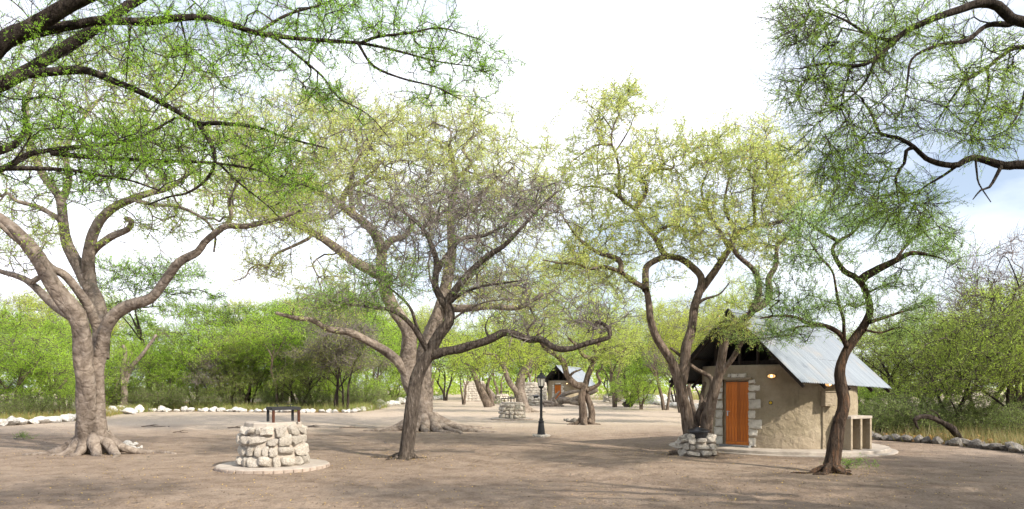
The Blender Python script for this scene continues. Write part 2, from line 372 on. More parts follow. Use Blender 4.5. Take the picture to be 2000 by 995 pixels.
# ------------------------------------------------------------------ rocks
def rock_mesh(name, seed, mat, sub=2, cuts=9, smooth=False):
    g = np.random.default_rng(seed)
    bm = bmesh.new(); bmesh.ops.create_icosphere(bm, subdivisions=sub, radius=1)
    V = np.array([vv.co[:] for vv in bm.verts])
    for _ in range(cuts):
        n = g.normal(size=3); n /= np.linalg.norm(n); c = g.uniform(0.55, 0.85)
        d = V @ n; V -= np.outer(np.maximum(d - c, 0) * 0.92, n)
    V *= (1 + 0.05 * g.normal(size=(len(V), 1)))
    for vv, c in zip(bm.verts, V): vv.co = c
    return bm_mesh(name, bm, mat, smooth)
WROCK = [rock_mesh('rock', 100 + i, STONE_WHITE, 3 if i < 3 else 2) for i in range(7)]
GROCK = [rock_mesh('grey_rock', 200 + i, STONE_GREY, 2) for i in range(6)]
def block_mesh(name, seed, mat):
    g = np.random.default_rng(seed); bm = bmesh.new(); bmesh.ops.create_icosphere(bm, subdivisions=3, radius=1)
    V = np.array([vv.co[:] for vv in bm.verts]); p = g.uniform(4, 7)
    V = V / ((np.abs(V) ** p).sum(1) ** (1 / p))[:, None] * 0.9
    V += V[:, [1, 2, 0]] * g.uniform(-.16, .16, 3)                      # skewed, out of square
    for _ in range(11):
        n = g.normal(size=3); n /= np.linalg.norm(n); d = V @ n; c = d.max() * g.uniform(0.62, 0.9)
        V -= np.outer(np.maximum(d - c, 0) * 0.95, n)
    for f, a in ((2.6, .04), (6.0, .02), (13, .016)):
        q = V * f + g.uniform(0, 6, 3); V = V * (1 + a * (np.sin(q[:, 0] + np.sin(q[:, 1])) + np.sin(q[:, 1] + 1.7 * np.sin(q[:, 2])))[:, None])
    V *= (1 + 0.012 * g.normal(size=(len(V), 1)))
    for vv, c in zip(bm.verts, V): vv.co = c
    return bm_mesh(name, bm, mat)
MSTONE = [block_mesh('masonry_stone', 300 + i, STONE) for i in range(12)]

def along(edge, spacing, jitter, g):
    E = np.array(edge); L = np.concatenate([[0], np.cumsum(np.linalg.norm(np.diff(E, axis=0), axis=1))])
    s = 0.0; out = []
    while s < L[-1]:
        p = np.array([np.interp(s, L, E[:, k]) for k in range(3)])
        out.append(p + g.normal(size=3) * jitter * np.array([1, 1, 0])); s += spacing * g.uniform(0.75, 1.3)
    return out
RROLL = {}
def rock_at(p, s, meshes, g, label, group, flat=0.68):
    k = s * g.uniform(0.75, 1.25)
    sc = (k * g.uniform(0.9, 1.35), k * g.uniform(0.7, 1.0), k * flat * g.uniform(0.75, 1.2))
    o = link('border_rock', meshes[g.integers(len(meshes))], None, (p[0], p[1], sc[2] * 0.55), (g.uniform(-.15, .15), g.uniform(-.15, .15), g.uniform(0, 6.28)), sc)
    RROLL.setdefault((label, group), []).append((p[0] / p[1], o))
    return tag(o, label, 'rock', group)
g = np.random.default_rng(31)
lab_wl = 'rough whitewashed rock in the long border row below the bushes'
for p in along(LEFT_EDGE[1:5], 0.62, 0.08, g):
    rock_at(p, 0.36, WROCK, g, 'rough whitewashed rock in the short border row behind the fork-trunked tree', 'white border rocks behind the big forked tree')
for p in along(LEFT_EDGE[0:5], 0.95, 0.08, g):
    q = p + np.array([-0.35, 0.62, 0])
    rock_at(q, 0.30, WROCK, g, 'rough whitewashed rock in the short border row behind the fork-trunked tree', 'white border rocks behind the big forked tree')
for p in along(LEFT_EDGE[4:10], 0.50, 0.10, g):
    rock_at(p, 0.32, WROCK, g, lab_wl, 'white border rocks along the bushes')
for p in along(LEFT_EDGE[9:], 1.5, 0.15, g):
    rock_at(p, 0.60, WROCK, g, 'whitewashed rock in the border row running off behind the largest trunk', 'white border rocks far off')
for px, py, s in ((246, 803, .55), (262, 801, .62), (238, 806, .42), (272, 806, .46), (255, 809, .40), (264, 795, .5), (218, 809, .42), (250, 797, .5)):
    rock_at(gp(px, py), s, WROCK, g, 'whitewashed rock in the heap where the border row turns', 'heap of white rocks at the border corner', 0.85)
for p in along(RIGHT_EDGE, 0.34, 0.06, g):
    rock_at(p, 0.21, GROCK, g, 'grey rock in the curved border row beside the brown hut', 'grey border rocks right of the hut', 0.75)
for px, s in ((1905, 0.0), (1868, 0.0), (1945, 0.0), (1983, 0.0)):
    p = gp(px, np.interp(px, (1850, 1930, 2010), (869, 877, 887)))
    o = rock_at(p, 0.25, GROCK, g, 'large pale grey rock standing taller in the right border row', 'big rocks of the right border', 0.8)
for p in along([gp(1200, 784), gp(1262, 788), gp(1290, 791), gp(1335, 799), gp(1400, 806)], 1.0, 0.1, g):
    rock_at(p, 0.48, WROCK, g, 'small pale rock in the far border row left of the brown hut', 'far border rocks left of the hut')
for i in range(46):
    p = gp(g.uniform(1262, 1345), g.uniform(781, 787))
    rock_at(p, 0.75, WROCK, g, 'white rock in the far bed of stones left of the hut roof', 'far bed of white stones', 0.6)
for (px, py, s) in ((246, 876, .13), (255, 873, .11), (262, 877, .12), (270, 879, .10), (250, 870, .12), (240, 880, .09), (265, 871, .10), (276, 876, .08)):
    rock_at(gp(px, py), s, WROCK, g, 'small pale stone piled on the root of the fork-trunked tree', 'stones on the tree root', 0.9)
for (px, py, s) in ((1110, 824, .22), (1118, 825, .16), (1124, 826, .20), (1104, 822, .15), (1130, 827, .14)):
    rock_at(gp(px, py), s, GROCK, g, 'small grey stone lying at the foot of the twin-stemmed leaning tree', 'stones by the leaning tree', 0.9)
for (px, py, s) in ((753, 866, .06), (30, 858, .06), (290, 893, .04), (213, 884, .07), (1010, 862, .04), (330, 834, .05)):
    rock_at(gp(px, py), s, GROCK, g, 'tiny loose stone lying on the bare sand', 'loose stones on the sand', 0.6)

# ------------------------------------------------------------------ stone fire places
def masonry(parent, r0, r1, h, courses, g, depth=0.13, wmin=0.2, wmax=0.42):
    """stones laid in courses round a tapering drum, each its own object"""
    z = 0.0; hs = g.uniform(0.85, 1.15, courses); hs *= h / hs.sum()
    for k in range(courses):
        rr = r0 + (r1 - r0) * (z + hs[k] / 2) / h
        a = g.uniform(0, 1)
        end = a + 2 * math.pi
        while a < end - 0.08:
            w = min(g.uniform(wmin, wmax), (end - a) * rr)
            am = a + w / rr / 2
            dh = g.uniform(0.62, 1.12)
            o = link('stone', MSTONE[g.integers(len(MSTONE))], parent,
                     (rr * math.cos(am), rr * math.sin(am), z + hs[k] * (0.5 + g.uniform(-.08, .08))),
                     (g.uniform(-.12, .12) + math.pi * g.integers(2), g.uniform(-.16, .16), am + math.pi / 2 + g.uniform(-.15, .15)),
                     (w * g.uniform(0.54, 0.66), depth * g.uniform(0.8, 1.35), hs[k] * 0.62 * dh))
            a += w / rr
        z += hs[k]
def braai(name, loc, label):
    g = np.random.default_rng(5)
    t = empty(name, loc); tag(t, label, 'fireplace')
    bm = bmesh.new(); lathe(bm, [(1.32, -0.05), (1.325, 0.066), (1.31, 0.078)], 56, wob=lambda a, z: 0.008 * math.sin(5 * a) + 0.006 * math.sin(11 * a + 1))
    link('base_slab', bm_mesh('base_slab', bm, CONCRETE), t)
    br = box_mesh('edging_brick', (0.212, 0.10, 0.115), BRICK_EDGE, 0.014)
    n = 38
    for i in range(n):
        a = 2 * math.pi * i / n
        rr = 1.30 + 0.008 * math.sin(5 * a)
        link('edging_brick', br, t, (rr * math.cos(a), rr * math.sin(a), 0.004 + g.uniform(-.006, .004)), (g.uniform(-.03, .03), g.uniform(-.03, .03), a + math.pi / 2), (g.uniform(0.92, 1.0), 1, 1))
    bm = bmesh.new()
    lathe(bm, [(0.755, 0.06), (0.745, 0.3), (0.715, 0.6), (0.68, 0.9), (0.65, 1.02)], 40, wob=lambda a, z: 0.02 * math.sin(4 * a + 3 * z) + 0.015 * math.sin(9 * a + 7 * z))
    link('mortar_core', bm_mesh('mortar_core', bm, MORTAR, True), t)
    sub = empty('stonework', (0, 0, 0.07)); sub.parent = t
    masonry(t, 0.755, 0.665, 0.97, 4, g, 0.13, 0.14, 0.44)
    for o in t.children:
        if o.name.startswith('stone') and o.type == 'MESH': o.location.z += 0.07
    bpy.data.objects.remove(sub)
    bm = bmesh.new()
    lathe(bm, [(0.66, 0.98), (0.69, 1.0), (0.68, 1.105), (0.66, 1.125), (0.40, 1.13)], 13, wob=lambda a, z: 0.012 * math.sin(3 * a + 1))
    link('top_slab', bm_mesh('top_slab', bm, CONCRETE), t)
    return t
bp = at(534, 906, 16.95); bp[2] = 0
BR = braai('stone_fireplace', bp, 'large round limestone fireplace on a brick-edged disc in the clearing')
b2 = copy_tree(BR); d2 = 41.5
b2.location = Vector(((1000 - 1000) / FPX * d2, d2, 0)); b2.rotation_euler = (0, 0, 1.9); b2.scale = (0.96, 0.96, 0.92)
tag(b2, 'smaller-looking stone fireplace between lamp post and distant trees')
b3 = copy_tree(BR); b3.location = Vector(gp(981, 789)); b3.rotation_euler = (0, 0, 3.3)
tag(b3, 'most distant stone fireplace half hidden behind the pale leaning trunk')

def grill_stand(name, loc, rz, label, top=0.33, w=0.60):
    t = empty(name, loc, rz); tag(t, label, 'grill stand')
    for i, (sx, sy) in enumerate(((-1, -1), (1, -1), (1, 1), (-1, 1))):
        bm = bmesh.new(); bar(bm, (sx * w / 2, sy * w / 2, 0.0), (sx * w / 2, sy * w / 2, top - 0.025), 0.034, 10)
        link('leg', bm_mesh('leg', bm, IRON_RUST if i in (0, 1) else IRON_BLACK), t)
    bm = bmesh.new()
    for sx in (-1, 1):
        add_box(bm, (sx * w / 2, 0, top), (0.085, w + 0.085, 0.075)); add_box(bm, (0, sx * w / 2, top + 0.003), (w - 0.09, 0.08, 0.07))
    link('top_frame', bm_mesh('top_frame', bm, IRON_BLACK), t)
    for i in range(9):
        bm = bmesh.new(); x = -w / 2 + w * (i + 1) / 10
        bar(bm, (x, -w / 2, top + 0.012), (x, w / 2, top + 0.012), 0.007)
        link('grate_bar', bm_mesh('grate_bar', bm, IRON_BLACK), t)
    for sx, hh in ((-0.3, 0.075), (0.75, 0.08)):
        bm = bmesh.new(); x = sx * w / 2
        bar(bm, (x, w / 3, top), (x, w / 3, top + hh), 0.009); bar(bm, (x - 0.09, w / 3, top + hh), (x + 0.05, w / 3, top + hh + 0.01), 0.008)
        link('grate_handle', bm_mesh('grate_handle', bm, IRON_BLACK), t)
    return t
gs = grill_stand('grill_stand', (bp[0] + 0.28, bp[1] - 0.1, 1.128), 0.55, 'black square grill stand on rusty pipe legs atop the large fireplace')
def far_stand(px, py, h, w, label):
    t = grill_stand('iron_table', gp(px, py), 0.3, label, h, w)
    return t
far_stand(992, 800, 0.95, 0.85, 'black iron grill table behind the middle stone fireplace')
far_stand(1003, 797, 1.0, 0.8, 'second black iron grill table beside the pale leaning trunk')
far_stand(985, 785, 1.35, 0.9, 'distant black iron grill table by the orange door')

# ------------------------------------------------------------------ lamp post
def lamp_post():
    t = empty('lamp_post', gp(1057, 853)); tag(t, 'black Victorian style lamp post standing on a small stone footing', 'lamp post')
    bm = bmesh.new(); lathe(bm, [(0.30, -0.03), (0.29, 0.06), (0.25, 0.085)], 14, wob=lambda a, z: 0.14 * math.sin(3 * a) + 0.08 * math.sin(7 * a))
    f = link('footing', bm_mesh('footing', bm, STONE), t)
    gg = np.random.default_rng(3)
    for i in range(7):
        a = i * 0.9
        link('stone', MSTONE[i % 9], f, (0.27 * math.cos(a), 0.27 * math.sin(a), 0.035), (0, 0, a), (0.11, 0.09, 0.065))
    bm = bmesh.new()
    lathe(bm, [(0.165, 0.07), (0.165, 0.12), (0.15, 0.13), (0.145, 0.2), (0.115, 0.48), (0.10, 0.56), (0.115, 0.57), (0.115, 0.61), (0.085, 0.625), (0.075, 0.68), (0.09, 0.70), (0.075, 0.72)], 20)
    link('base', bm_mesh('base', bm, IRON_BLACK), t)
    bm = bmesh.new()
    lathe(bm, [(0.052, 0.70), (0.048, 1.2), (0.042, 1.8), (0.055, 1.81), (0.055, 1.84), (0.040, 1.85), (0.038, 1.90), (0.07, 1.92), (0.115, 1.985), (0.12, 2.0)], 16, wob=lambda a, z: 0.05 * math.cos(8 * a) if z < 1.8 else 0)
    link('pole', bm_mesh('pole', bm, IRON_BLACK), t)
    lan = empty('lantern', (0, 0, 2.0)); lan.parent = t
    bm = bmesh.new()
    R0, R1, Hh = 0.105, 0.175, 0.33
    for i in range(6):
        a = 2 * math.pi * i / 6 + 0.26; b_ = 2 * math.pi * (i + 1) / 6 + 0.26
        bar(bm, (R0 * math.cos(a), R0 * math.sin(a), 0), (R1 * math.cos(a), R1 * math.sin(a), Hh), 0.011, 4)
        for rr, zz in ((R0, 0.005), (R1, Hh)):
            bar(bm, (rr * math.cos(a), rr * math.sin(a), zz), (rr * math.cos(b_), rr * math.sin(b_), zz), 0.011, 4)
    link('lantern_frame', bm_mesh('lantern_frame', bm, IRON_BLACK), lan)
    for i in range(6):
        a = 2 * math.pi * i / 6 + 0.26; b_ = 2 * math.pi * (i + 1) / 6 + 0.26
        bm = bmesh.new(); k = 0.965
        vs = [bm.verts.new(c) for c in ((k * R0 * math.cos(a), k * R0 * math.sin(a), 0.01), (k * R0 * math.cos(b_), k * R0 * math.sin(b_), 0.01), (k * R1 * math.cos(b_), k * R1 * math.sin(b_), Hh - 0.01), (k * R1 * math.cos(a), k * R1 * math.sin(a), Hh - 0.01))]
        bm.faces.new(vs); link('pane', bm_mesh('pane', bm, GLASS_MILK), lan)
    bm = bmesh.new()
    lathe(bm, [(0.215, 0.325), (0.205, 0.35), (0.12, 0.44), (0.06, 0.48), (0.055, 0.51), (0.075, 0.52), (0.02, 0.55), (0.03, 0.575), (0.004, 0.63)], 6)
    link('lantern_roof', bm_mesh('lantern_roof', bm, IRON_BLACK), lan)
lamp_post()

# ------------------------------------------------------------------ stone ring with bin
def bin_ring(name, loc, label, blabel):
    g = np.random.default_rng(12)
    t = empty(name, loc); tag(t, label, 'bin surround')
    bm = bmesh.new(); lathe(bm, [(0.42, -0.02), (0.41, 0.25), (0.39, 0.44)], 26, wob=lambda a, z: 0.04 * math.sin(4 * a + 5 * z))
    link('mortar_core', bm_mesh('mortar_core', bm, MORTAR, True), t)
    masonry(t, 0.44, 0.42, 0.52, 3, g, 0.12, 0.16, 0.36)
    for a, s in ((3.3, 0.2), (4.0, 0.15), (5.6, 0.2), (0.3, 0.18), (2.2, 0.16), (1.2, 0.16)):
        link('stone', MSTONE[int(a * 2) % 9], t, (0.38 * math.cos(a), 0.38 * math.sin(a), 0.53), (0, 0.1, a), (s, s * 0.8, 0.11))
    b = empty('rubbish_bin', (loc[0], loc[1] - 0.12, 0.33)); tag(b, blabel, 'bin')
    bm = bmesh.new(); lathe(bm, [(0.22, 0.0), (0.27, 0.34), (0.31, 0.35), (0.31, 0.38)], 28); link('body', bm_mesh('body', bm, PLASTIC_BLACK), b)
    bm = bmesh.new(); lathe(bm, [(0.325, 0.365), (0.32, 0.40), (0.16, 0.455), (0.07, 0.475), (0.05, 0.485)], 28); link('lid', bm_mesh('lid', bm, PLASTIC_BLACK), b)
    return t, b
t1, t2 = bin_ring('stone_bin_surround', gp(1362, 889), 'low ring of rough stones around a black bin beside the hut step', 'black plastic bin with domed lid inside the ring of stones')
for px, py, l1, l2 in ((1190, 786, 'distant ring of pale stones near the thick bare trunk', 'distant black bin in a ring of pale stones'), (1046, 792, 'distant ring of white stones left of the fallen log', 'distant black bin by the fallen log')):
    c1 = copy_tree(t1); c2 = copy_tree(t2); p = gp(px, py)
    c1.location = Vector(p); c2.location = Vector((p[0], p[1], 0.27)); c1.scale = c2.scale = (1.5, 1.5, 1.5); c2.location.z = 0.4
    tag(c1, l1); tag(c2, l2)

# ------------------------------------------------------------------ the hut
HC = np.array((8.71, 22.43)); VA = math.atan2(HC[0], HC[1])          # centre, bearing from the camera
EU = np.array((math.cos(VA), -math.sin(VA))); EV = np.array((math.sin(VA), math.cos(VA)))
WA, WB = 2.36, 1.96
TH = R(55); GV = np.array((math.cos(TH), -math.sin(TH))); RV = np.array((math.sin(TH), math.cos(TH)))
RW, RL, EAVE, RISE = 4.92, 4.96, 2.12, 2.26
CORNER = np.array((0.4255 * 19.0, 19.0)) - HC                          # near right eave corner, relative to the centre
def wall_xy(f, k=0.0):
    """point of the oval wall; f = 0 faces the camera, positive to the right"""
    return EU * (WA + k) * math.sin(f) - EV * (WB + k) * math.cos(f)
def wall_px(f):
    p = wall_xy(f) + HC; return 1000 + FPX * p[0] / p[1]
def f_of(px):
    a, b = -1.35, 1.35
    for _ in range(50):
        m = (a + b) / 2
        if wall_px(m) < px: a = m
        else: b = m
    return (a + b) / 2
def zpix(f, py):
    p = wall_xy(f) + HC; return CAMH - (py - HOR) / FPX * p[1]
def wall_nrm(f):
    n = EU * math.sin(f) / WA - EV * math.cos(f) / WB; return n / np.linalg.norm(n)
def roof_z(xy):
    q = np.asarray(xy) - CORNER; u = -(q @ GV); s = q @ RV
    return EAVE - 0.036 * s + RISE * (1 - abs(u - RW / 2) / (RW / 2)), u, s
def build_hut():
    t = empty('round_hut', (HC[0], HC[1], 0)); tag(t, 'khaki plastered round hut with steep corrugated roof and orange door', 'hut')
    SL = 0.12
    # floor slab with apron
    def oval(a, b, z0, z1, n=72, bev=0.02):
        V = []; F = []
        for (k, z) in ((0, z0), (0, z1 - bev), (-bev, z1)):
            for i in range(n):
                w = 2 * math.pi * i / n; p = EU * (a + k) * math.cos(w) + EV * (b + k) * math.sin(w)
                V.append((p[0], p[1], z))
        for r_ in range(2):
            for i in range(n):
                F.append((r_ * n + i, r_ * n + (i + 1) % n, (r_ + 1) * n + (i + 1) % n, (r_ + 1) * n + i))
        me = bpy.data.meshes.new('floor_slab'); me.from_pydata(V, [], F + [tuple(range(2 * n, 3 * n))]); me.materials.append(CONCRETE); return me
    link('floor_slab', oval(3.28, 2.85, -0.05, SL), t)
    link('slab_apron', oval(3.48, 3.02, -0.05, 0.02, bev=0.01), t)
    fl, fr = f_of(1412), f_of(1464)
    DT = zpix((fl + fr) / 2, 742)
    # wall, outer and inner skins, with the door opening left out
    n = 150; fs = np.linspace(-math.pi, math.pi, n + 1)
    fs = np.sort(np.concatenate([fs, [fl, fr]])); zs = [0.0] + list(np.linspace(SL, DT, 15)) + [None] * 6
    g_ = np.random.default_rng(4)
    V = []; idx = {}
    tops = []
    for i, f in enumerate(fs):
        rz_ = min(roof_z(wall_xy(f, 0.02))[0], roof_z(wall_xy(f, -0.2))[0])
        tops.append(min(2.66, max(rz_ - 0.10, 1.6)))
    for i, f in enumerate(fs):
        col = list(zs[:16]) + list(np.linspace(DT, tops[i], 7)[1:])
        if tops[i] < DT + 0.02: col = list(np.linspace(0, tops[i], 22))
        for j, z in enumerate(col):
            wob = 0.010 * math.sin(3.1 * f + 2.3 * z) + 0.007 * math.sin(8.7 * f - 5.1 * z + 1) + 0.006 * math.sin(17 * f + 9 * z)
            if i in (0, len(fs) - 1): wob = 0
            p = wall_xy(f, wob); V.append((p[0], p[1], z)); idx[0, i, j] = len(V) - 1
            p = wall_xy(f, -0.22); V.append((p[0], p[1], z)); idx[1, i, j] = len(V) - 1
    F = []
    m = len(fs); il = int(np.argmin(abs(fs - fl))); ir = int(np.argmin(abs(fs - fr)))
    for i in range(m - 1):
        for j in range(21):
            if il <= i < ir and j < 15: continue
            F.append((idx[0, i, j], idx[0, i + 1, j], idx[0, i + 1, j + 1], idx[0, i, j + 1]))
            F.append((idx[1, i, j], idx[1, i, j + 1], idx[1, i + 1, j + 1], idx[1, i + 1, j]))
        F.append((idx[0, i, 21], idx[0, i + 1, 21], idx[1, i + 1, 21], idx[1, i, 21]))
        if il <= i < ir: F.append((idx[0, i, 15], idx[1, i, 15], idx[1, i + 1, 15], idx[0, i + 1, 15]))
    for i, s in ((il, 1), (ir, -1)):
        for j in range(15):
            q = (idx[0, i, j], idx[0, i, j + 1], idx[1, i, j + 1], idx[1, i, j]); F.append(q if s > 0 else q[::-1])
    me = bpy.data.meshes.new('wall'); me.from_pydata(V, [], F); me.materials.append(STUCCO)
    for p in me.polygons: p.use_smooth = True
    wall = link('wall', me, t)
    # door: planks on a chord of the opening
    A, B = wall_xy(fl, -0.07), wall_xy(fr, -0.07); wd = np.linalg.norm(B - A); ang = math.atan2(B[1] - A[1], B[0] - A[0])
    dr = empty('door', (A[0], A[1], SL + 0.03), ang); dr.parent = t
    fw = 0.05
    for x, w, z0, z1, nm in ((fw / 2, fw, 0, DT - SL - 0.03, 'door_frame'), (wd - fw / 2, fw, 0, DT - SL - 0.03, 'door_frame'), (wd / 2, wd - 2 * fw, DT - SL - 0.08, DT - SL - 0.03, 'door_frame')):
        link(nm, box_mesh(nm, (w, 0.09, z1 - z0), STUCCO, 0.006), dr, (x, 0.02, (z0 + z1) / 2))
    dw = wd - 2 * fw; npk = 8; ht = DT - SL - 0.09
    for i in range(npk):
        w = dw / npk
        link('plank', box_mesh('plank', (w - 0.006, 0.035, ht - 0.14), DOOR, 0.004), dr, (fw + w * (i + 0.5), 0.0, 0.13 + (ht - 0.14) / 2))
    link('kick_board', box_mesh('kick_board', (dw - 0.004, 0.04, 0.12), DOOR, 0.005), dr, (wd / 2, -0.002, 0.065))
    bm = bmesh.new(); add_box(bm, (fw + 0.07, -0.03, ht * 0.50), (0.045, 0.012, 0.16), 0, 0.003)
    bar(bm, (fw + 0.07, -0.03, ht * 0.53), (fw + 0.07, -0.085, ht * 0.53), 0.011); bar(bm, (fw + 0.065, -0.08, ht * 0.53), (fw + 0.18, -0.08, ht * 0.53), 0.010)
    link('door_handle', bm_mesh('door_handle', bm, STEEL), dr)
    link('door_step', box_mesh('door_step', (wd + 0.12, 0.30, 0.07), GREY_PAINT, 0.01), t, (*((A + B) / 2 + wall_nrm((fl + fr) / 2) * 0.08), SL + 0.02), (0, 0, ang))
    link('lintel', box_mesh('lintel', (wd + 0.18, 0.16, 0.07), STUCCO, 0.012), t, (*((A + B) / 2 + wall_nrm((fl + fr) / 2) * 0.07), DT + 0.035), (0, 0, ang))
    # quoin stones round the door
    qs = []
    for (y0, y1, w) in ((742, 749, 12), (753, 763, 21), (767, 779, 12), (781, 798, 23), (803, 817, 12), (820, 837, 25), (839, 851, 17), (856, 872, 13)):
        qs.append((1462.5, 1462.5 + w, y0, y1))
    for (y0, y1, w) in ((744, 754, 11), (757, 767, 9), (769, 780, 10), (783, 798, 11), (801, 816, 12), (818, 832, 13), (835, 849, 15), (852, 867, 12)):
        qs.append((1411 - w, 1411, y0, y1))
    qs += [(1422, 1426, 731, 737), (1428, 1439, 731, 737), (1441, 1457, 730, 737)]
    for k, (x0, x1, y0, y1) in enumerate(qs):
        f0, f1 = f_of(x0), f_of(x1); fm = (f0 + f1) / 2; z0, z1 = zpix(fm, y1), zpix(fm, y0)
        z0 = max(z0, SL + 0.01)
        p = wall_xy(fm, -0.03); nn = wall_nrm(fm); wdt = np.linalg.norm(wall_xy(f1) - wall_xy(f0))
        bm = bmesh.new(); add_box(bm, (0, 0, 0), (wdt, 0.11, z1 - z0), 0, 0.02)
        bmesh.ops.subdivide_edges(bm, edges=bm.edges, cuts=1)
        for vv in bm.verts: vv.co += Vector(g_.normal(size=3) * np.array([0.014, 0.006, 0.012]))
        link('quoin_stone', bm_mesh('quoin_stone', bm, QUOIN), t, (p[0], p[1], (z0 + z1) / 2), (0, 0, math.atan2(nn[1], nn[0]) + math.pi / 2))
    # roof: corrugated sheets
    nsh = 7
    for side in (0, 1):
        for k in range(nsh):
            w0, w1 = RL * k / nsh - 0.02, RL * (k + 1) / nsh + 0.02
            s = np.linspace(w0, w1, 56); u = np.linspace(0, 1, 4)
            V = []
            for ss in s:
                hz = 0.017 * math.sin(2 * math.pi * ss / 0.089) + 0.004 * (k % 2)
                for uu in u:
                    lat = uu * RW / 2 if side == 0 else RW - uu * RW / 2
                    p = CORNER - GV * lat + RV * ss
                    V.append((p[0], p[1], EAVE - 0.036 * ss + RISE * uu + hz + (0.012 * math.sin(3 * uu + k) if 0 < uu < 1 else 0)))
            nu = len(u); i = np.arange(len(V)).reshape(len(s), nu)
            F = np.stack([i[:-1, :-1], i[1:, :-1], i[1:, 1:], i[:-1, 1:]], -1).reshape(-1, 4)
            if side: F = F[:, ::-1]
            V = np.array(V); V2 = V.copy(); V2[:, 2] -= 0.006
            me = mesh_np('roof_sheet', np.concatenate([V, V2]), np.concatenate([F, F[:, ::-1] + len(V)]), ROOF, True)
            me.materials.append(ROOF_UNDER)
            mi = np.zeros(len(me.polygons), dtype=np.int32); mi[len(F):] = 1; me.polygons.foreach_set('material_index', mi)
            if k == 0 and side == 0: roof = empty('roof', (0, 0, 0)); roof.parent = t
            link('roof_sheet', me, roof)
    bm = bmesh.new()
    p0 = CORNER - GV * RW / 2 - RV * 0.03; p1 = p0 + RV * (RL + 0.06)
    for sd in (-1, 1):
        a = [(*(q + GV * sd * w), EAVE + RISE + dz + 0.03 - 0.036 * RL * e) for q, e in ((p0, 0), (p1, 1)) for w, dz in ((0, 0.0), (0.16, -0.135))]
        vs = [bm.verts.new(c) for c in (a[0], a[1], a[3], a[2])]; bm.faces.new(vs)
    link('ridge_cap', bm_mesh('ridge_cap', bm, ROOF), roof)
    # timber: rafters at the gable and inside, purlins, posts, tie beam
    def timber(nm, a, b, w):
        bm = bmesh.new(); a, b = Vector(a), Vector(b); d = b - a
        M = Matrix.Translation((a + b) / 2) @ d.to_track_quat('Z', 'Y').to_matrix().to_4x4() @ Matrix.Diagonal((w, w * 1.5, d.length, 1))
        bmesh.ops.create_cube(bm, size=1, matrix=M); link(nm, bm_mesh(nm, bm, DARK_WOOD), t)
    def rp(lat, s, dz):
        p = CORNER - GV * lat + RV * s
        return (p[0], p[1], EAVE - 0.036 * s + RISE * (1 - abs(lat - RW / 2) / (RW / 2)) + dz)
    for s in (0.10, 1.2, 2.5, 3.8, RL - 0.1):
        timber('rafter', rp(0.02, s, -0.14), rp(RW / 2, s, -0.10), 0.06); timber('rafter', rp(RW - 0.02, s, -0.14), rp(RW / 2, s, -0.10), 0.06)
    for lat in (0.12, 0.9, 1.7, 2.35, 2.6, 3.2, 4.0, RW - 0.12):
        timber('purlin', rp(lat, -0.02, -0.055), rp(lat, RL + 0.02, -0.055), 0.045)
    for s in (1.2, 3.6):
        a = np.array(rp(0.9, s, 0)); b = np.array(rp(RW - 0.9, s, 0)); timber('tie_beam', (a[0], a[1], 2.76), (b[0], b[1], 2.76), 0.07)
    for px in (1392, 1441, 1478):
        f = f_of(px); p = wall_xy(f, -0.12); z = roof_z(p)[0]
        bm = bmesh.new(); bar(bm, (p[0], p[1], 2.6), (p[0], p[1], z - 0.1), 0.05, 8); link('post', bm_mesh('post', bm, DARK_WOOD), t)
    # inner partition wall seen through the gable
    a = CORNER - GV * 0.75 + RV * 2.3; b = CORNER - GV * 2.1 + RV * 2.3
    bm = bmesh.new(); c = (a + b) / 2; add_box(bm, (c[0], c[1], 1.6), (np.linalg.norm(b - a), 0.12, 3.0), math.atan2(b[1] - a[1], b[0] - a[0]))
    bmesh.ops.bisect_plane(bm, geom=bm.verts[:] + bm.edges[:] + bm.faces[:], plane_co=Vector(rp(0.7, 2.3, -0.12)), plane_no=Vector((GV[0] * RISE, GV[1] * RISE, RW / 2)).normalized(), clear_outer=True)
    bmesh.ops.holes_fill(bm, edges=bm.edges)
    link('partition_wall', bm_mesh('partition_wall', bm, STUCCO), t)
    # bulkhead lamps
    for px, py in ((1507, 735), (1616, 751)):
        f = f_of(px); nn = wall_nrm(f); p = wall_xy(f, 0.02); z = zpix(f, py)
        l = empty('wall_lamp', (p[0], p[1], z), math.atan2(nn[1], nn[0]) + math.pi / 2); l.parent = t
        bm = bmesh.new(); bmesh.ops.create_uvsphere(bm, u_segments=20, v_segments=10, radius=1, matrix=Matrix.Diagonal((0.135, 0.05, 0.08, 1)))
        link('backplate', bm_mesh('backplate', bm, IRON_BLACK, True), l)
        bm = bmesh.new(); bmesh.ops.create_uvsphere(bm, u_segments=20, v_segments=10, radius=1, matrix=Matrix.Translation((0, -0.04, 0)) @ Matrix.Diagonal((0.112, 0.06, 0.062, 1)))
        link('glass_cover', bm_mesh('glass_cover', bm, LAMP_GLOW, True), l)
        bm = bmesh.new(); bmesh.ops.create_uvsphere(bm, u_segments=12, v_segments=8, radius=0.033, matrix=Matrix.Translation((0, -0.085, 0)))
        link('bulb', bm_mesh('bulb', bm, BULB, True), l)
        bm = bmesh.new()
        for x in (-0.06, 0, 0.06): add_box(bm, (x, -0.108 + abs(x) * 0.2, 0), (0.007, 0.008, 0.10))
        link('guard', bm_mesh('guard', bm, IRON_BLACK), l)
    # small warning sign
    f = f_of(1505); nn = wall_nrm(f); p = wall_xy(f, 0.025); rz = math.atan2(nn[1], nn[0]) + math.pi / 2
    sg = link('sign', box_mesh('sign', (0.105, 0.015, 0.105), IRON_BLACK, 0.004), t, (p[0], p[1], zpix(f, 787)), (0, 0, rz))
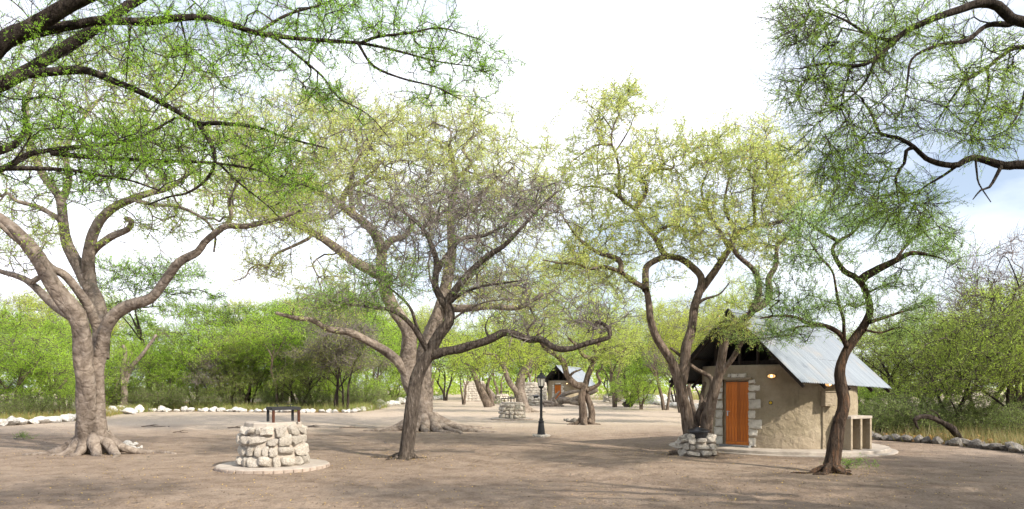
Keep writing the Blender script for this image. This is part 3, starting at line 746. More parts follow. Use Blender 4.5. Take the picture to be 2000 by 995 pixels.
    bm = bmesh.new(); bmesh.ops.create_cone(bm, cap_ends=True, segments=24, radius1=0.040, radius2=0.040, depth=0.006, matrix=Matrix.Translation((0, -0.0115, 0)) @ Matrix.Rotation(R(90), 4, 'X'))
    ds = link('sign_disc', bm_mesh('sign_disc', bm, YELLOW), sg)
    bm = bmesh.new()
    bar(bm, (0.004, -0.0165, 0.022), (-0.008, -0.0165, 0.0), 0.0035, 5); bar(bm, (-0.009, -0.0165, 0.001), (0.009, -0.0165, 0.003), 0.0035, 5); bar(bm, (0.008, -0.0165, 0.003), (-0.004, -0.0165, -0.022), 0.0035, 5)
    link('sign_mark', bm_mesh('sign_mark', bm, IRON_BLACK), sg)
    # meter box and conduit
    f = f_of(1613); nn = wall_nrm(f); p = wall_xy(f, 0.11); rz = math.atan2(nn[1], nn[0]) + math.pi / 2
    z0, z1 = zpix(f, 793), zpix(f, 766)
    bx = link('meter_box', box_mesh('meter_box', (0.36, 0.24, z1 - z0), STUCCO, 0.012), t, (p[0], p[1], (z0 + z1) / 2), (0, 0, rz))
    link('box_lid', box_mesh('box_lid', (0.40, 0.28, 0.025), STUCCO, 0.006), bx, (0, -0.01, (z1 - z0) / 2 + 0.014))
    bm = bmesh.new(); f = f_of(1606); p = wall_xy(f, 0.03); bar(bm, (p[0], p[1], SL), (p[0], p[1], z0 + 0.02), 0.02, 8)
    link('conduit', bm_mesh('conduit', bm, STUCCO), t)
    return t
HUT = build_hut()
far = copy_tree(HUT); dF = 79.0; far.location = Vector(((1110 - 1000) / FPX * dF, dF, 0)); far.rotation_euler = (0, 0, VA - math.atan2(110, FPX) - 0.0)
tag(far, 'distant khaki hut with corrugated roof and orange door behind the fallen log')

def cubby():
    F1 = np.array((9.93, 20.0)); ex = np.array((0.872, 0.49)); ey = np.array((-0.49, 0.872))
    t = empty('concrete_counter', (F1[0], F1[1], 0.12), math.atan2(ex[1], ex[0])); tag(t, 'open concrete counter of two bays on the hut slab', 'counter')
    Wd, D, H, th = 1.0, 0.80, 1.0, 0.09
    for x in (0, Wd / 2 - th / 2, Wd - th):
        link('side_panel', box_mesh('side_panel', (th, D, H - 0.08), STUCCO, 0.012), t, (x + th / 2, D / 2, (H - 0.08) / 2))
    link('counter_top', box_mesh('counter_top', (Wd + 0.02, D + 0.02, 0.08), CONCRETE, 0.012), t, (Wd / 2, D / 2, H - 0.04))
    link('back_panel', box_mesh('back_panel', (Wd - 0.02, 0.06, H - 0.1), STUCCO, 0.008), t, (Wd / 2, D - 0.05, (H - 0.1) / 2))
cubby()

# stone garden wall beside the far hut
def far_wall(name, px0, px1, d, h, label):
    g = np.random.default_rng(77)
    a, b = at(px0, 755, d), at(px1, 755, d); L = b[0] - a[0]
    t = empty(name, (a[0], d, 0)); tag(t, label, 'wall')
    link('mortar_core', box_mesh('mortar_core', (L, 0.25, h), MORTAR, 0.02), t, (L / 2, 0.1, h / 2))
    z = 0
    while z < h - 0.1:
        hh = g.uniform(0.26, 0.36); x = 0
        while x < L - 0.1:
            w = g.uniform(0.35, 0.75); w = min(w, L - x)
            link('stone', MSTONE[g.integers(9)], t, (x + w / 2, -0.02, z + hh / 2), (0, g.uniform(-.08, .08), 0), (w * 0.55, 0.11, hh * 0.55)); x += w
        z += hh
far_wall('stone_wall', 1012, 1068, 74, 2.3, 'pale dry stone wall joining the distant hut')
far_wall('stone_wall', 905, 946, 92, 2.7, 'distant pale stone wall glimpsed under green trees')

# ------------------------------------------------------------------ trees
def nrm(v): return v / np.maximum(np.linalg.norm(v, axis=-1, keepdims=True), 1e-9)
def catmull(P, step):
    P = np.asarray(P, float)
    if len(P) == 2: P = np.array([P[0], (P[0] + P[1]) / 2, P[1]])
    Q = np.concatenate([[2 * P[0] - P[1]], P, [2 * P[-1] - P[-2]]]); out = []
    for i in range(1, len(Q) - 2):
        a, b, c, d = Q[i - 1], Q[i], Q[i + 1], Q[i + 2]
        n = max(2, int(math.ceil(np.linalg.norm((c - b)[:3]) / step)))
        for t in np.arange(n) / n:
            out.append(0.5 * (2 * b + (c - a) * t + (2 * a - 5 * b + 4 * c - d) * t * t + (3 * b - a - 3 * c + d) * t ** 3))
    out.append(P[-1]); return np.array(out)

def sweep(path, seed, flute=0.0, rough=0.06):
    """continuous tube along path (n,4: xyz + radius) with uneven, fluted surface; returns V, quads, tris"""
    g = np.random.default_rng(seed)
    P, r = path[:, :3], path[:, 3]; n = len(P); mxr = r.max()
    k = 6 if mxr < 0.05 else 8 if mxr < 0.10 else 12 if mxr < 0.2 else 18 if mxr < 0.4 else 26
    T = nrm(np.gradient(P, axis=0)); up = np.array([0.13, 0.31, 0.94]) if abs(T[0, 2]) < 0.9 else np.array([1.0, 0.1, 0])
    N = np.zeros_like(T); N[0] = nrm(up - T[0] * (up @ T[0]))
    for i in range(1, n): N[i] = nrm(N[i - 1] - T[i] * (N[i - 1] @ T[i]))
    B = np.cross(T, N); th = np.arange(k) * 2 * np.pi / k
    s = np.concatenate([[0], np.cumsum(np.linalg.norm(np.diff(P, axis=0), axis=1))])
    m = np.zeros((n, k)); S_, TH_ = np.meshgrid(s, th, indexing='ij')
    for q in range(5):
        m += g.uniform(0.4, 1) * np.sin(g.integers(1, 5) * TH_ + g.uniform(1, 5) * S_ / max(mxr * 4, 0.3) + g.uniform(0, 6.28))
    m = 1 + rough * m / 2 + flute * np.sin(4 * TH_ + 0.5 * S_ + g.uniform(0, 6)) + g.normal(size=(n, k)) * rough * 0.25
    V = P[:, None] + (r[:, None] * m)[..., None] * (np.cos(th)[None, :, None] * N[:, None] + np.sin(th)[None, :, None] * B[:, None])
    V = V.reshape(-1, 3); i = np.arange(n * k).reshape(n, k); j = np.roll(i, -1, 1)
    Q = np.stack([i[:-1], j[:-1], j[1:], i[1:]], -1).reshape(-1, 4)
    V = np.concatenate([V, [P[-1] + T[-1] * r[-1]]])
    Tt = np.stack([i[-1], j[-1], np.full(k, len(V) - 1)], -1)
    return V, Q, Tt

def frusta(p0, p1, r0, r1, k=3):
    d = nrm(p1 - p0); a = np.where(np.abs(d[:, 2:3]) < 0.9, np.array([[0, 0, 1.0]]), np.array([[1.0, 0, 0]]))
    u = nrm(np.cross(d, a)); w = np.cross(d, u); V = []
    for e, r in ((p0 - d * r0[:, None] * 0.5, r0), (p1, r1)):
        for i in range(k):
            t = 2 * np.pi * i / k; V.append(e + r[:, None] * (math.cos(t) * u + math.sin(t) * w))
    V = np.stack(V, 1); n = len(p0); base = (np.arange(n) * 2 * k)[:, None]
    F = np.concatenate([np.stack([base[:, 0] + i, base[:, 0] + (i + 1) % k, base[:, 0] + k + (i + 1) % k, base[:, 0] + k + i], -1) for i in range(k)])
    return V.reshape(-1, 3), F

def leaves(P, D, size, g, width=0.32, flat=0.5, c1=(.1, .2, .03), c2=(.2, .3, .05), tint=None, tone=None, spread=0.9):
    """one small rhombus per leaf at P, along D"""
    n = len(P); ax = nrm(nrm(D) * (1 - spread * 0.5) + g.normal(size=(n, 3)) * spread * np.array([1, 1, 0.7]))
    nr = g.normal(size=(n, 3)) * (1 - flat) + np.array([0, 0, flat * 1.4]); w = nrm(np.cross(ax, nr)); L = size * g.uniform(0.55, 1.3, (n, 1))
    h = L * width * 0.5
    V = np.stack([P, P + ax * L * 0.45 + w * h, P + ax * L, P + ax * L * 0.55 - w * h], 1).reshape(-1, 3)
    F = np.arange(n * 4).reshape(n, 4)
    k = np.clip(g.beta(2, 2, (n, 1)) if tone is None else 0.6 * tone[:, None] + 0.4 * g.uniform(0, 1, (n, 1)), 0, 1)
    C = np.array(c1) * (1 - k) + np.array(c2) * k
    C = C * g.uniform(0.75, 1.25, (n, 1))
    if tint is not None:                      # a share of leaves of another colour (dry, budding)
        m = g.uniform(size=n) < tint[1]; C[m] = np.array(tint[0]) * g.uniform(0.7, 1.3, (m.sum(), 1))
    return V, F, np.repeat(C, 4, 0)

def grow_tree(name, loc, limbs, tips, o, seed=0):
    """limbs: list of dict(path (n,4), attach, flute); tips: (m,3) points the branching reaches. Coordinates relative to loc."""
    g = np.random.default_rng(seed)
    Vt, Qt, Tt, nv = [], [], [], 0
    pos, par, rad, att, dr = [], [], [], [], []
    for li, lb in enumerate(limbs):
        path = lb['path']
        V, Q, T3 = sweep(path, seed * 50 + li, lb.get('flute', 0), lb.get('rough', 0.07))
        Vt.append(V); Qt.append(Q + nv); Tt.append(T3 + nv); nv += len(V)
        if lb.get('attach', True):
            d = nrm(np.gradient(path[:, :3], axis=0))
            pos.append(path[:, :3]); rad.append(path[:, 3]); dr.append(d)
            z0 = lb.get('from', 0.0); k = np.arange(len(path)) / max(len(path) - 1, 1)
            att.append(k >= z0)
    me = mesh_np('trunk', np.concatenate(Vt), [np.concatenate(Qt), np.concatenate(Tt)], o['bark'], True)
    t = empty(name, loc)
    link('trunk', me, t)
    if not len(tips): return t
    n0 = sum(len(p) for p in pos); seg = o.get('seg', 0.4)
    cap = n0 + len(tips) * 14 + 1000
    P = np.zeros((cap, 3)); D = np.zeros((cap, 3)); A = np.zeros(cap, bool); Pa = np.full(cap, -1); Rd = np.zeros(cap)
    P[:n0] = np.concatenate(pos); D[:n0] = np.concatenate(dr); A[:n0] = np.concatenate(att); Rd[:n0] = np.concatenate(rad); n = n0
    best = np.full(len(tips), 1e9)
    idxA = np.where(A[:n0])[0]
    for c in range(0, len(tips), 200):
        best[c:c + 200] = np.sqrt(((tips[c:c + 200, None] - P[idxA][None]) ** 2).sum(-1)).min(1)
    jit = o.get('jit', 0.10); droop = o.get('droop', 0.0)
    for ti in np.argsort(best):
        p = tips[ti]
        df = p - P[:n]; L = np.sqrt((df * df).sum(1)) + 1e-6
        cs = (df * D[:n]).sum(1) / L
        cost = np.where(A[:n], L * (1 + o.get('ang', 0.45) * (1 - cs)), 1e9)
        b = int(np.argmin(cost)); Lb = L[b]
        m = max(1, min(12, int(math.ceil(Lb / seg))))
        q1 = P[b] + D[b] * Lb * 0.35 + np.array([0, 0, droop * Lb]); last = b
        for k in range(1, m + 1):
            s = k / m
            q = (1 - s) ** 2 * P[b] + 2 * s * (1 - s) * q1 + s * s * p
            if k < m: q = q + g.normal(size=3) * jit * min(Lb, 1.5) * 0.6
            P[n] = q; Pa[n] = last; A[n] = True
            D[n] = nrm(q - P[last]); last = n; n += 1
            if n >= cap - 20: break
        if n >= cap - 20: break
    # radii by the pipe model
    rt = o.get('rt', 0.006); ex = 2.35; acc = np.zeros(n)
    for i in range(n - 1, n0 - 1, -1):
        Rd[i] = max(rt, acc[i] ** (1 / ex)); acc[Pa[i]] += Rd[i] ** ex
    for i in range(n0, n):
        Rd[i] = min(Rd[i], Rd[Pa[i]] * (0.75 if Pa[i] < n0 else 1.0))
        Rd[i] = max(Rd[i], rt * 0.8)
    ii = np.arange(n0, n); p0, p1 = P[Pa[ii]], P[ii]; r1 = Rd[ii]; r0 = np.where(Pa[ii] < n0, r1 * 1.25, Rd[Pa[ii]]); r0 = np.minimum(r0, r1 * 1.6)
    Vb, Fb, nb = [], [], 0
    for k, sel in ((3, r1 < 0.013), (5, r1 >= 0.013)):
        if sel.any():
            V, F = frusta(p0[sel], p1[sel], r0[sel], r1[sel], k); Vb.append(V); Fb.append(F + nb); nb += len(V)
    # twiglets
    nt_ = o.get('twigs', 4); gen = np.arange(n0, n)
    thin = gen[Rd[gen] < o.get('twig_rmax', 0.02)]
    src = np.repeat(thin, nt_); tl = o.get('tlen', 0.4)
    m = len(src); tt = g.uniform(0, 1, (m, 1)); st = P[Pa[src]] * (1 - tt) + P[src] * tt
    dd = nrm(D[src] * o.get('tfwd', 0.6) + nrm(g.normal(size=(m, 3))) * 0.9 + np.array(o.get('tbias', (0, 0, 0.15))))
    L = tl * g.uniform(0.5, 1.3, (m, 1)); mid = st + dd * L * 0.5 + g.normal(size=(m, 3)) * L * 0.09
    d2 = nrm(dd + g.normal(size=(m, 3)) * 0.35 + np.array([0, 0, o.get('tdroop', 0.0)])); en = mid + d2 * L * 0.5
    tr = rt * o.get('trk', 0.7)
    for a, b, ra, rb in ((st, mid, tr, tr * 0.8), (mid, en, tr * 0.8, tr * 0.45)):
        V, F = frusta(a, b, np.full(m, ra), np.full(m, rb), 3); Vb.append(V); Fb.append(F + nb); nb += len(V)
    link('branches', mesh_np('branches', np.concatenate(Vb), np.concatenate(Fb), o['twigmat'], False), t)
    # leaves along the twiglets
    nl = o.get('leaves', 10)
    if nl > 0:
        bare = o.get('bare', 0.0); keep = np.ones(m, bool)
        if bare:                                              # leafless patches are spatial, not random
            f = pnoise(st[:, 0] + 3.1 * st[:, 2], st[:, 1] + 1.7 * st[:, 2], seed + 9, 8, o.get('barefreq', 0.9))
            lim = np.quantile(f, bare); keep = f > lim
        if 'leafz' in o: keep &= st[:, 2] + g.normal(size=m) * 0.6 > o['leafz']
        if 'keepf' in o: keep &= o['keepf'](st, g)
        kk = np.where(keep)[0]; src2 = np.repeat(kk, nl); q = len(src2)
        s = g.uniform(0.15, 1.02, (q, 1)); a = np.where(s < 0.5, st[src2] + (mid - st)[src2] * s * 2, mid[src2] + (en - mid)[src2] * (s * 2 - 1))
        a = a + g.normal(size=(q, 3)) * o.get('lscat', 0.018)
        tone = 0.5 + 0.9 * pnoise(a[:, 0] + a[:, 2] * 0.7, a[:, 1] - a[:, 2] * 0.4, seed + 3, 9, 1.1)
        V, F, C = leaves(a, d2[src2], o['lsize'], g, o.get('lw', 0.32), o.get('flat', 0.5), o['c1'], o['c2'], o.get('tint'), tone)
        link('crown', mesh_np('crown', V, F, LEAF, False, C), t)
    return t

def limb(pts, d0, r0, r1, dd=(0, 0), attach=True, flute=0.0, pw=1.0, frm=0.15, rough=0.07, step=None, origin=None, wig=0.0):
    """traced limb: photo bearings with the limb's own distance changing from d0+dd[0] to d0+dd[1]"""
    px = np.array(pts, float); L = np.concatenate([[0], np.cumsum(np.hypot(*np.diff(px, axis=0).T))]); k = L / L[-1]
    n = len(px); P = np.zeros((n, 4))
    for i in range(n):
        d = d0 + dd[0] + (dd[1] - dd[0]) * k[i] + wig * math.sin(5 * k[i] + px[0, 0])
        P[i, :3] = at(px[i, 0], px[i, 1], d); P[i, 3] = r0 + (r1 - r0) * k[i] ** pw
    if origin is not None: P[:, :3] -= origin
    st = step or max(0.10, min(0.25, r0 * 0.8))
    Q = catmull(P, st); Q[:, 3] = np.maximum(Q[:, 3], 0.004)
    return dict(path=Q, attach=attach, flute=flute, rough=rough, **{'from': frm})
def root(ang, length, r, z0=0.35, g=None, start=0.1, bend=0.3):
    pts = []; a = ang
    for k in range(7):
        s = k / 6; rr = start + length * s
        a += g.uniform(-bend, bend) * 0.4
        pts.append((rr * math.cos(a), rr * math.sin(a), z0 * (1 - s) ** 3 + 0.02 * math.sin(9 * s) - 0.10 * s * r - 0.01, r * (1 - 0.75 * s)))
    return dict(path=catmull(np.array(pts), 0.15), attach=False, flute=0.0, rough=0.12)
def blob(px, py, rx, ry, d, rd, n, g, origin, shell=0.0):
    u = np.clip(g.normal(size=(n, 3)) * 0.52, -1.7, 1.7)
    dd = d + u[:, 1] * rd
    out = np.stack([(px + u[:, 0] * rx - 1000) / FPX * dd, dd, CAMH - (py - u[:, 2] * ry - HOR) / FPX * dd], -1)
    return out - origin
def blobs(lst, d0, g, origin, k=1.0):
    return np.concatenate([blob(px, py, rx, ry, d0 + dd, rd, int(n * k), g, origin) for px, py, rx, ry, dd, rd, n in lst])

YG1, YG2 = (0.25, 0.31, 0.06), (0.52, 0.56, 0.19)
GR1, GR2 = (0.11, 0.22, 0.022), (0.26, 0.42, 0.055)
BG1, BG2 = (0.085, 0.185, 0.055), (0.18, 0.31, 0.09)
OL1, OL2 = (0.11, 0.155, 0.03), (0.25, 0.30, 0.065)
g = np.random.default_rng(99)

# --- the big fork-trunked tree on the left
dA = 20.5; oA = gp(185, 885)
def LA(pts, r0, r1, dd=(0, 0), **k): return limb(pts, dA, r0, r1, dd, origin=oA, **k)
A_l = [LA([(168, 890), (168, 850), (170, 800), (168, 750), (163, 700), (160, 655), (150, 615), (130, 592), (100, 550), (75, 505), (39, 460), (0, 427), (-60, 395)], 0.295, 0.11, (0, -2.5), flute=0.06, pw=1.5, frm=0.6),
       LA([(198, 890), (194, 850), (188, 800), (187, 750), (191, 710), (201, 668), (205, 645), (222, 618), (250, 598), (295, 583), (319, 553), (349, 514), (386, 493), (398, 475), (419, 457), (443, 442), (479, 443), (509, 436), (545, 427), (590, 410)], 0.265, 0.045, (0, -1.5), flute=0.05, pw=0.9, frm=0.5),
       LA([(195, 700), (198, 650), (190, 592), (160, 532), (133, 481), (124, 436), (118, 390), (100, 363), (81, 336), (60, 280), (52, 210), (70, 150)], 0.25, 0.045, (0.25, 2.2), frm=0.4),
       LA([(176, 560), (172, 511), (181, 463), (196, 430), (223, 405), (256, 390), (290, 378), (335, 365), (380, 330)], 0.20, 0.05, (0.8, 0.2), frm=0.2),
       LA([(176, 500), (185, 487), (217, 463), (250, 448), (257, 432), (246, 428)], 0.13, 0.075, (0.9, 0.0), frm=0.3),
       LA([(190, 640), (169, 592), (130, 541), (100, 523), (69, 490), (30, 466), (0, 440), (-40, 420)], 0.15, 0.05, (-0.35, -2.6), frm=0.3),
       LA([(150, 625), (128, 610), (105, 595), (60, 553), (36, 541), (0, 530), (-40, 515)], 0.17, 0.05, (0, 1.5), frm=0.3),
       LA([(122, 435), (115, 427), (75, 405), (33, 393), (15, 378), (0, 384), (-25, 370)], 0.09, 0.03, (1.1, 0.5)),
       LA([(60, 553), (85, 535), (72, 525)], 0.09, 0.05, (0.5, 0.4)),
       LA([(118, 400), (135, 350), (128, 300), (150, 250), (190, 200)], 0.12, 0.04, (1.5, 2.5)),
       LA([(256, 390), (300, 400), (350, 405), (400, 430), (420, 460), (418, 492)], 0.06, 0.03, (0.3, -0.6)),
       LA([(443, 442), (452, 420), (448, 390), (470, 350)], 0.07, 0.03, (-1.0, -1.4)),
       LA([(160, 690), (150, 680), (158, 670), (172, 695)], 0.06, 0.09, (-0.35, -0.35), attach=False)]
for a, L_, r_ in ((3.3, 1.6, .2), (3.9, 0.9, .2), (4.5, 0.7, .18), (5.2, 0.9, .2), (5.9, 1.6, .2), (6.2, 2.3, .16), (0.5, 1.2, .2), (1.4, 1.0, .2), (2.4, 1.2, .2)):
    A_l.append(root(a, L_, r_, 0.55, g, 0.25))
tA = blobs([(70, 300, 130, 110, 0, 3, 90), (200, 250, 160, 130, 1, 3.5, 150), (330, 290, 130, 110, -1, 3, 120), (470, 370, 110, 80, -1, 2.5, 80),
            (60, 440, 90, 70, 0, 2.5, 45), (320, 430, 110, 50, 0, 2, 60), (100, 130, 180, 90, 1, 3, 110), (330, 150, 160, 90, 0, 3, 110), (30, 500, 60, 50, 0, 2, 20), (560, 400, 60, 50, -1, 2, 30)], dA, g, oA, 1.8)
treeA = grow_tree('thorn_tree', oA, A_l, tA, dict(bark=BARK_PALE, twigmat=TWIG_GREY, rt=0.0085, seg=0.42, jit=0.13, twigs=3, tlen=0.5, leaves=17, lsize=0.062, lw=0.36, c1=(0.17, 0.28, 0.03), c2=(0.40, 0.50, 0.07), bare=0.30, leafz=5.8, tint=((0.42, 0.34, 0.13), 0.05)), 11)
tag(treeA, 'large pale-barked tree with thick forked trunk and spreading bare limbs', 'tree')

# --- the slim dark tree in the middle
dB = 19.0; oB = gp(793, 895)
def LB(pts, r0, r1, dd=(0, 0), **k): return limb(pts, dB, r0, r1, dd, origin=oB, **k)
B_l = [LB([(790, 900), (796, 870), (799, 840), (804, 800), (812, 750), (824, 715), (838, 692), (850, 668), (862, 648), (876, 628), (877, 605), (870, 592)], 0.21, 0.13, (0, 0), flute=0.07, frm=0.8, rough=0.1, pw=1.6),
       LB([(838, 695), (862, 689), (900, 681), (928, 673), (956, 664), (984, 650), (1013, 656), (1035, 664), (1058, 664), (1086, 681), (1114, 681), (1142, 673), (1170, 665), (1189, 659), (1191, 648), (1181, 635), (1166, 630), (1163, 640)], 0.135, 0.05, (0, -1.2), frm=0.35, rough=0.1),
       LB([(872, 600), (880, 580), (910, 541), (947, 505), (983, 481), (1013, 451), (1043, 418), (1073, 387), (1104, 367)], 0.12, 0.010, (0, -0.8), frm=0.1),
       LB([(874, 605), (865, 589), (850, 559), (853, 523), (850, 500), (829, 451), (796, 420), (760, 399), (725, 380), (690, 372)], 0.115, 0.012, (0, 1.0), frm=0.1),
       LB([(853, 530), (868, 508), (895, 472), (920, 463), (947, 460), (985, 440), (1020, 405)], 0.09, 0.022, (0.3, 1.6)),
       LB([(829, 460), (826, 445), (847, 432), (865, 415), (900, 395)], 0.07, 0.02, (0.6, 1.2)),
       LB([(838, 690), (821, 661), (799, 630), (768, 608), (724, 600), (680, 595), (640, 585)], 0.085, 0.02, (0, -1.6)),
       LB([(830, 675), (815, 640), (800, 600), (770, 570), (735, 548)], 0.06, 0.015, (0, -1.0)),
       LB([(873, 598), (900, 575), (940, 560), (985, 553), (1020, 548)], 0.055, 0.015, (0, -1.4)),
       LB([(866, 640), (905, 610), (950, 590), (1000, 585)], 0.04, 0.012, (0, 0.8)),
       LB([(1035, 664), (1030, 645), (1045, 625), (1035, 600)], 0.04, 0.012, (-0.5, -0.5)),
       LB([(956, 664), (948, 640), (955, 620)], 0.04, 0.012, (-0.3, -0.3))]
for a, L_, r_ in ((3.1, 1.0, .07), (3.6, .5, .09), (5.4, .4, .08), (0.3, .5, .08), (1.8, .5, .08)): B_l.append(root(a, L_, r_, 0.12, g, 0.1))
tB = blobs([(860, 400, 230, 60, 0.3, 2.4, 170), (780, 440, 150, 80, 0.4, 2.2, 110), (960, 440, 130, 70, 0, 2.2, 100), (870, 510, 160, 70, 0, 2.0, 90), (1060, 400, 60, 60, -0.4, 1.5, 40),
            (680, 585, 100, 28, -1.2, 1.4, 70), (760, 545, 70, 30, -0.6, 1.2, 45), (980, 570, 90, 40, -0.5, 1.3, 40), (1140, 620, 70, 40, -1, 1.0, 40), (1010, 630, 70, 35, -0.5, 1, 30)], dB, g, oB, 1.8)
def keepB(st, gg):
    px = (st[:, 0] + oB[0]) / (st[:, 1] + oB[1]) * FPX + 1000; py = HOR - (st[:, 2] - CAMH) / (st[:, 1] + oB[1]) * FPX
    low = (py > 520) & (px < 830)
    return low | (gg.uniform(size=len(st)) < 0.10)
treeB = grow_tree('thorn_tree', oB, B_l, tB, dict(bark=BARK_GREY, twigmat=TWIG_GREY, rt=0.0078, seg=0.32, jit=0.15, twigs=4, tlen=0.42, trk=0.8, leaves=18, lsize=0.05, lw=0.33, c1=GR1, c2=GR2, flat=0.65, keepf=keepB), 12)
tag(treeB, 'slim dark-barked tree with dense grey leafless twigs beside the fireplace', 'tree')

# --- the huge tree behind it
dC = 31.4; oC = gp(828, 840)
def LC(pts, r0, r1, dd=(0, 0), **k): return limb(pts, dC, r0, r1, dd, origin=oC, **k)
C_l = [LC([(824, 850), (824, 815), (824, 770), (824, 730), (830, 690), (846, 640), (866, 580), (882, 500), (880, 420), (890, 350), (878, 285)], 0.56, 0.10, (0, 1), flute=0.06, pw=0.7, frm=0.45),
       LC([(812, 765), (800, 740), (797, 700), (799, 657), (788, 630), (770, 605), (754, 570), (744, 529), (746, 493), (740, 472), (728, 451), (708, 433), (690, 420), (666, 402), (645, 387), (615, 372), (580, 350)], 0.43, 0.10, (-0.2, -2.5), flute=0.04, pw=0.8, frm=0.5),
       LC([(806, 750), (793, 730), (768, 697), (724, 670), (685, 650), (641, 643), (609, 625), (576, 621), (540, 612)], 0.25, 0.07, (-0.3, -3.0), frm=0.5),
       LC([(745, 540), (720, 526), (690, 511), (660, 487), (630, 466), (609, 454), (575, 436), (540, 425), (500, 420)], 0.25, 0.07, (-1.4, -4), frm=0.3),
       LC([(609, 456), (603, 466), (573, 481), (536, 499), (522, 523), (506, 517), (488, 526), (479, 541), (455, 550)], 0.075, 0.02, (-3.0, -4), frm=0.2),
       LC([(862, 600), (900, 603), (956, 599), (1007, 602), (1034, 592), (1060, 575)], 0.2, 0.09, (0.3, -1.5), frm=0.2),
       LC([(746, 490), (765, 470), (790, 462), (805, 440), (800, 425)], 0.18, 0.08, (-1.6, -2)),
       LC([(880, 430), (930, 390), (970, 350), (1000, 330)], 0.20, 0.05, (0.7, 0)),
       LC([(666, 402), (680, 370), (720, 345), (750, 310)], 0.15, 0.05, (-2, -1)),
       LC([(690, 420), (685, 375), (690, 330), (720, 280)], 0.13, 0.05, (-2, -2)),
       LC([(890, 350), (920, 320), (905, 290), (940, 255)], 0.12, 0.04, (1, 1)),
       LC([(575, 436), (560, 400), (580, 350), (560, 300)], 0.12, 0.04, (-3.5, -4))]
for a, L_, r_ in ((5.9, 3.3, .24), (6.1, 2.4, .26), (5.5, 2.0, .3), (4.9, 1.2, .3), (4.3, 1.3, .3), (3.6, 1.6, .28), (3.2, 2.0, .26), (0.2, 3.0, .25), (1.0, 1.5, .3), (2.2, 1.5, .3), (5.7, 2.9, .2), (3.4, 2.3, .18)):
    C_l.append(root(a, L_, r_, 0.6, g, 0.4))
tC = blobs([(640, 330, 150, 100, -2, 4, 160), (780, 320, 170, 90, 0, 4.5, 200), (920, 310, 140, 90, 1, 4, 170), (1020, 380, 90, 80, 1, 4, 110), (560, 400, 110, 80, -3, 3.5, 100), (900, 420, 170, 90, 2, 4, 120),
            (740, 250, 110, 50, 0, 4, 90), (900, 245, 60, 40, 1, 2.5, 50), (500, 330, 90, 80, -3, 3, 70), (1010, 560, 100, 60, 0, 3, 90), (930, 560, 80, 50, 1, 3, 50), (640, 560, 90, 60, -3, 2, 40), (470, 260, 80, 60, -3, 3, 50), (620, 215, 110, 50, -2, 3, 60), (520, 520, 60, 35, -3.6, 1, 26)], dC, g, oC, 1.85)
treeC = grow_tree('thorn_tree', oC, C_l, tC, dict(bark=BARK_PALE, twigmat=TWIG_GREY, rt=0.011, seg=0.6, jit=0.12, twigs=4, tlen=0.75, leaves=20, lsize=0.09, lw=0.36, c1=YG1, c2=YG2, bare=0.15, tint=((0.48, 0.42, 0.18), 0.10), lscat=0.035), 13)
tag(treeC, 'huge yellow-green tree with buttressed trunk and long surface roots', 'tree')

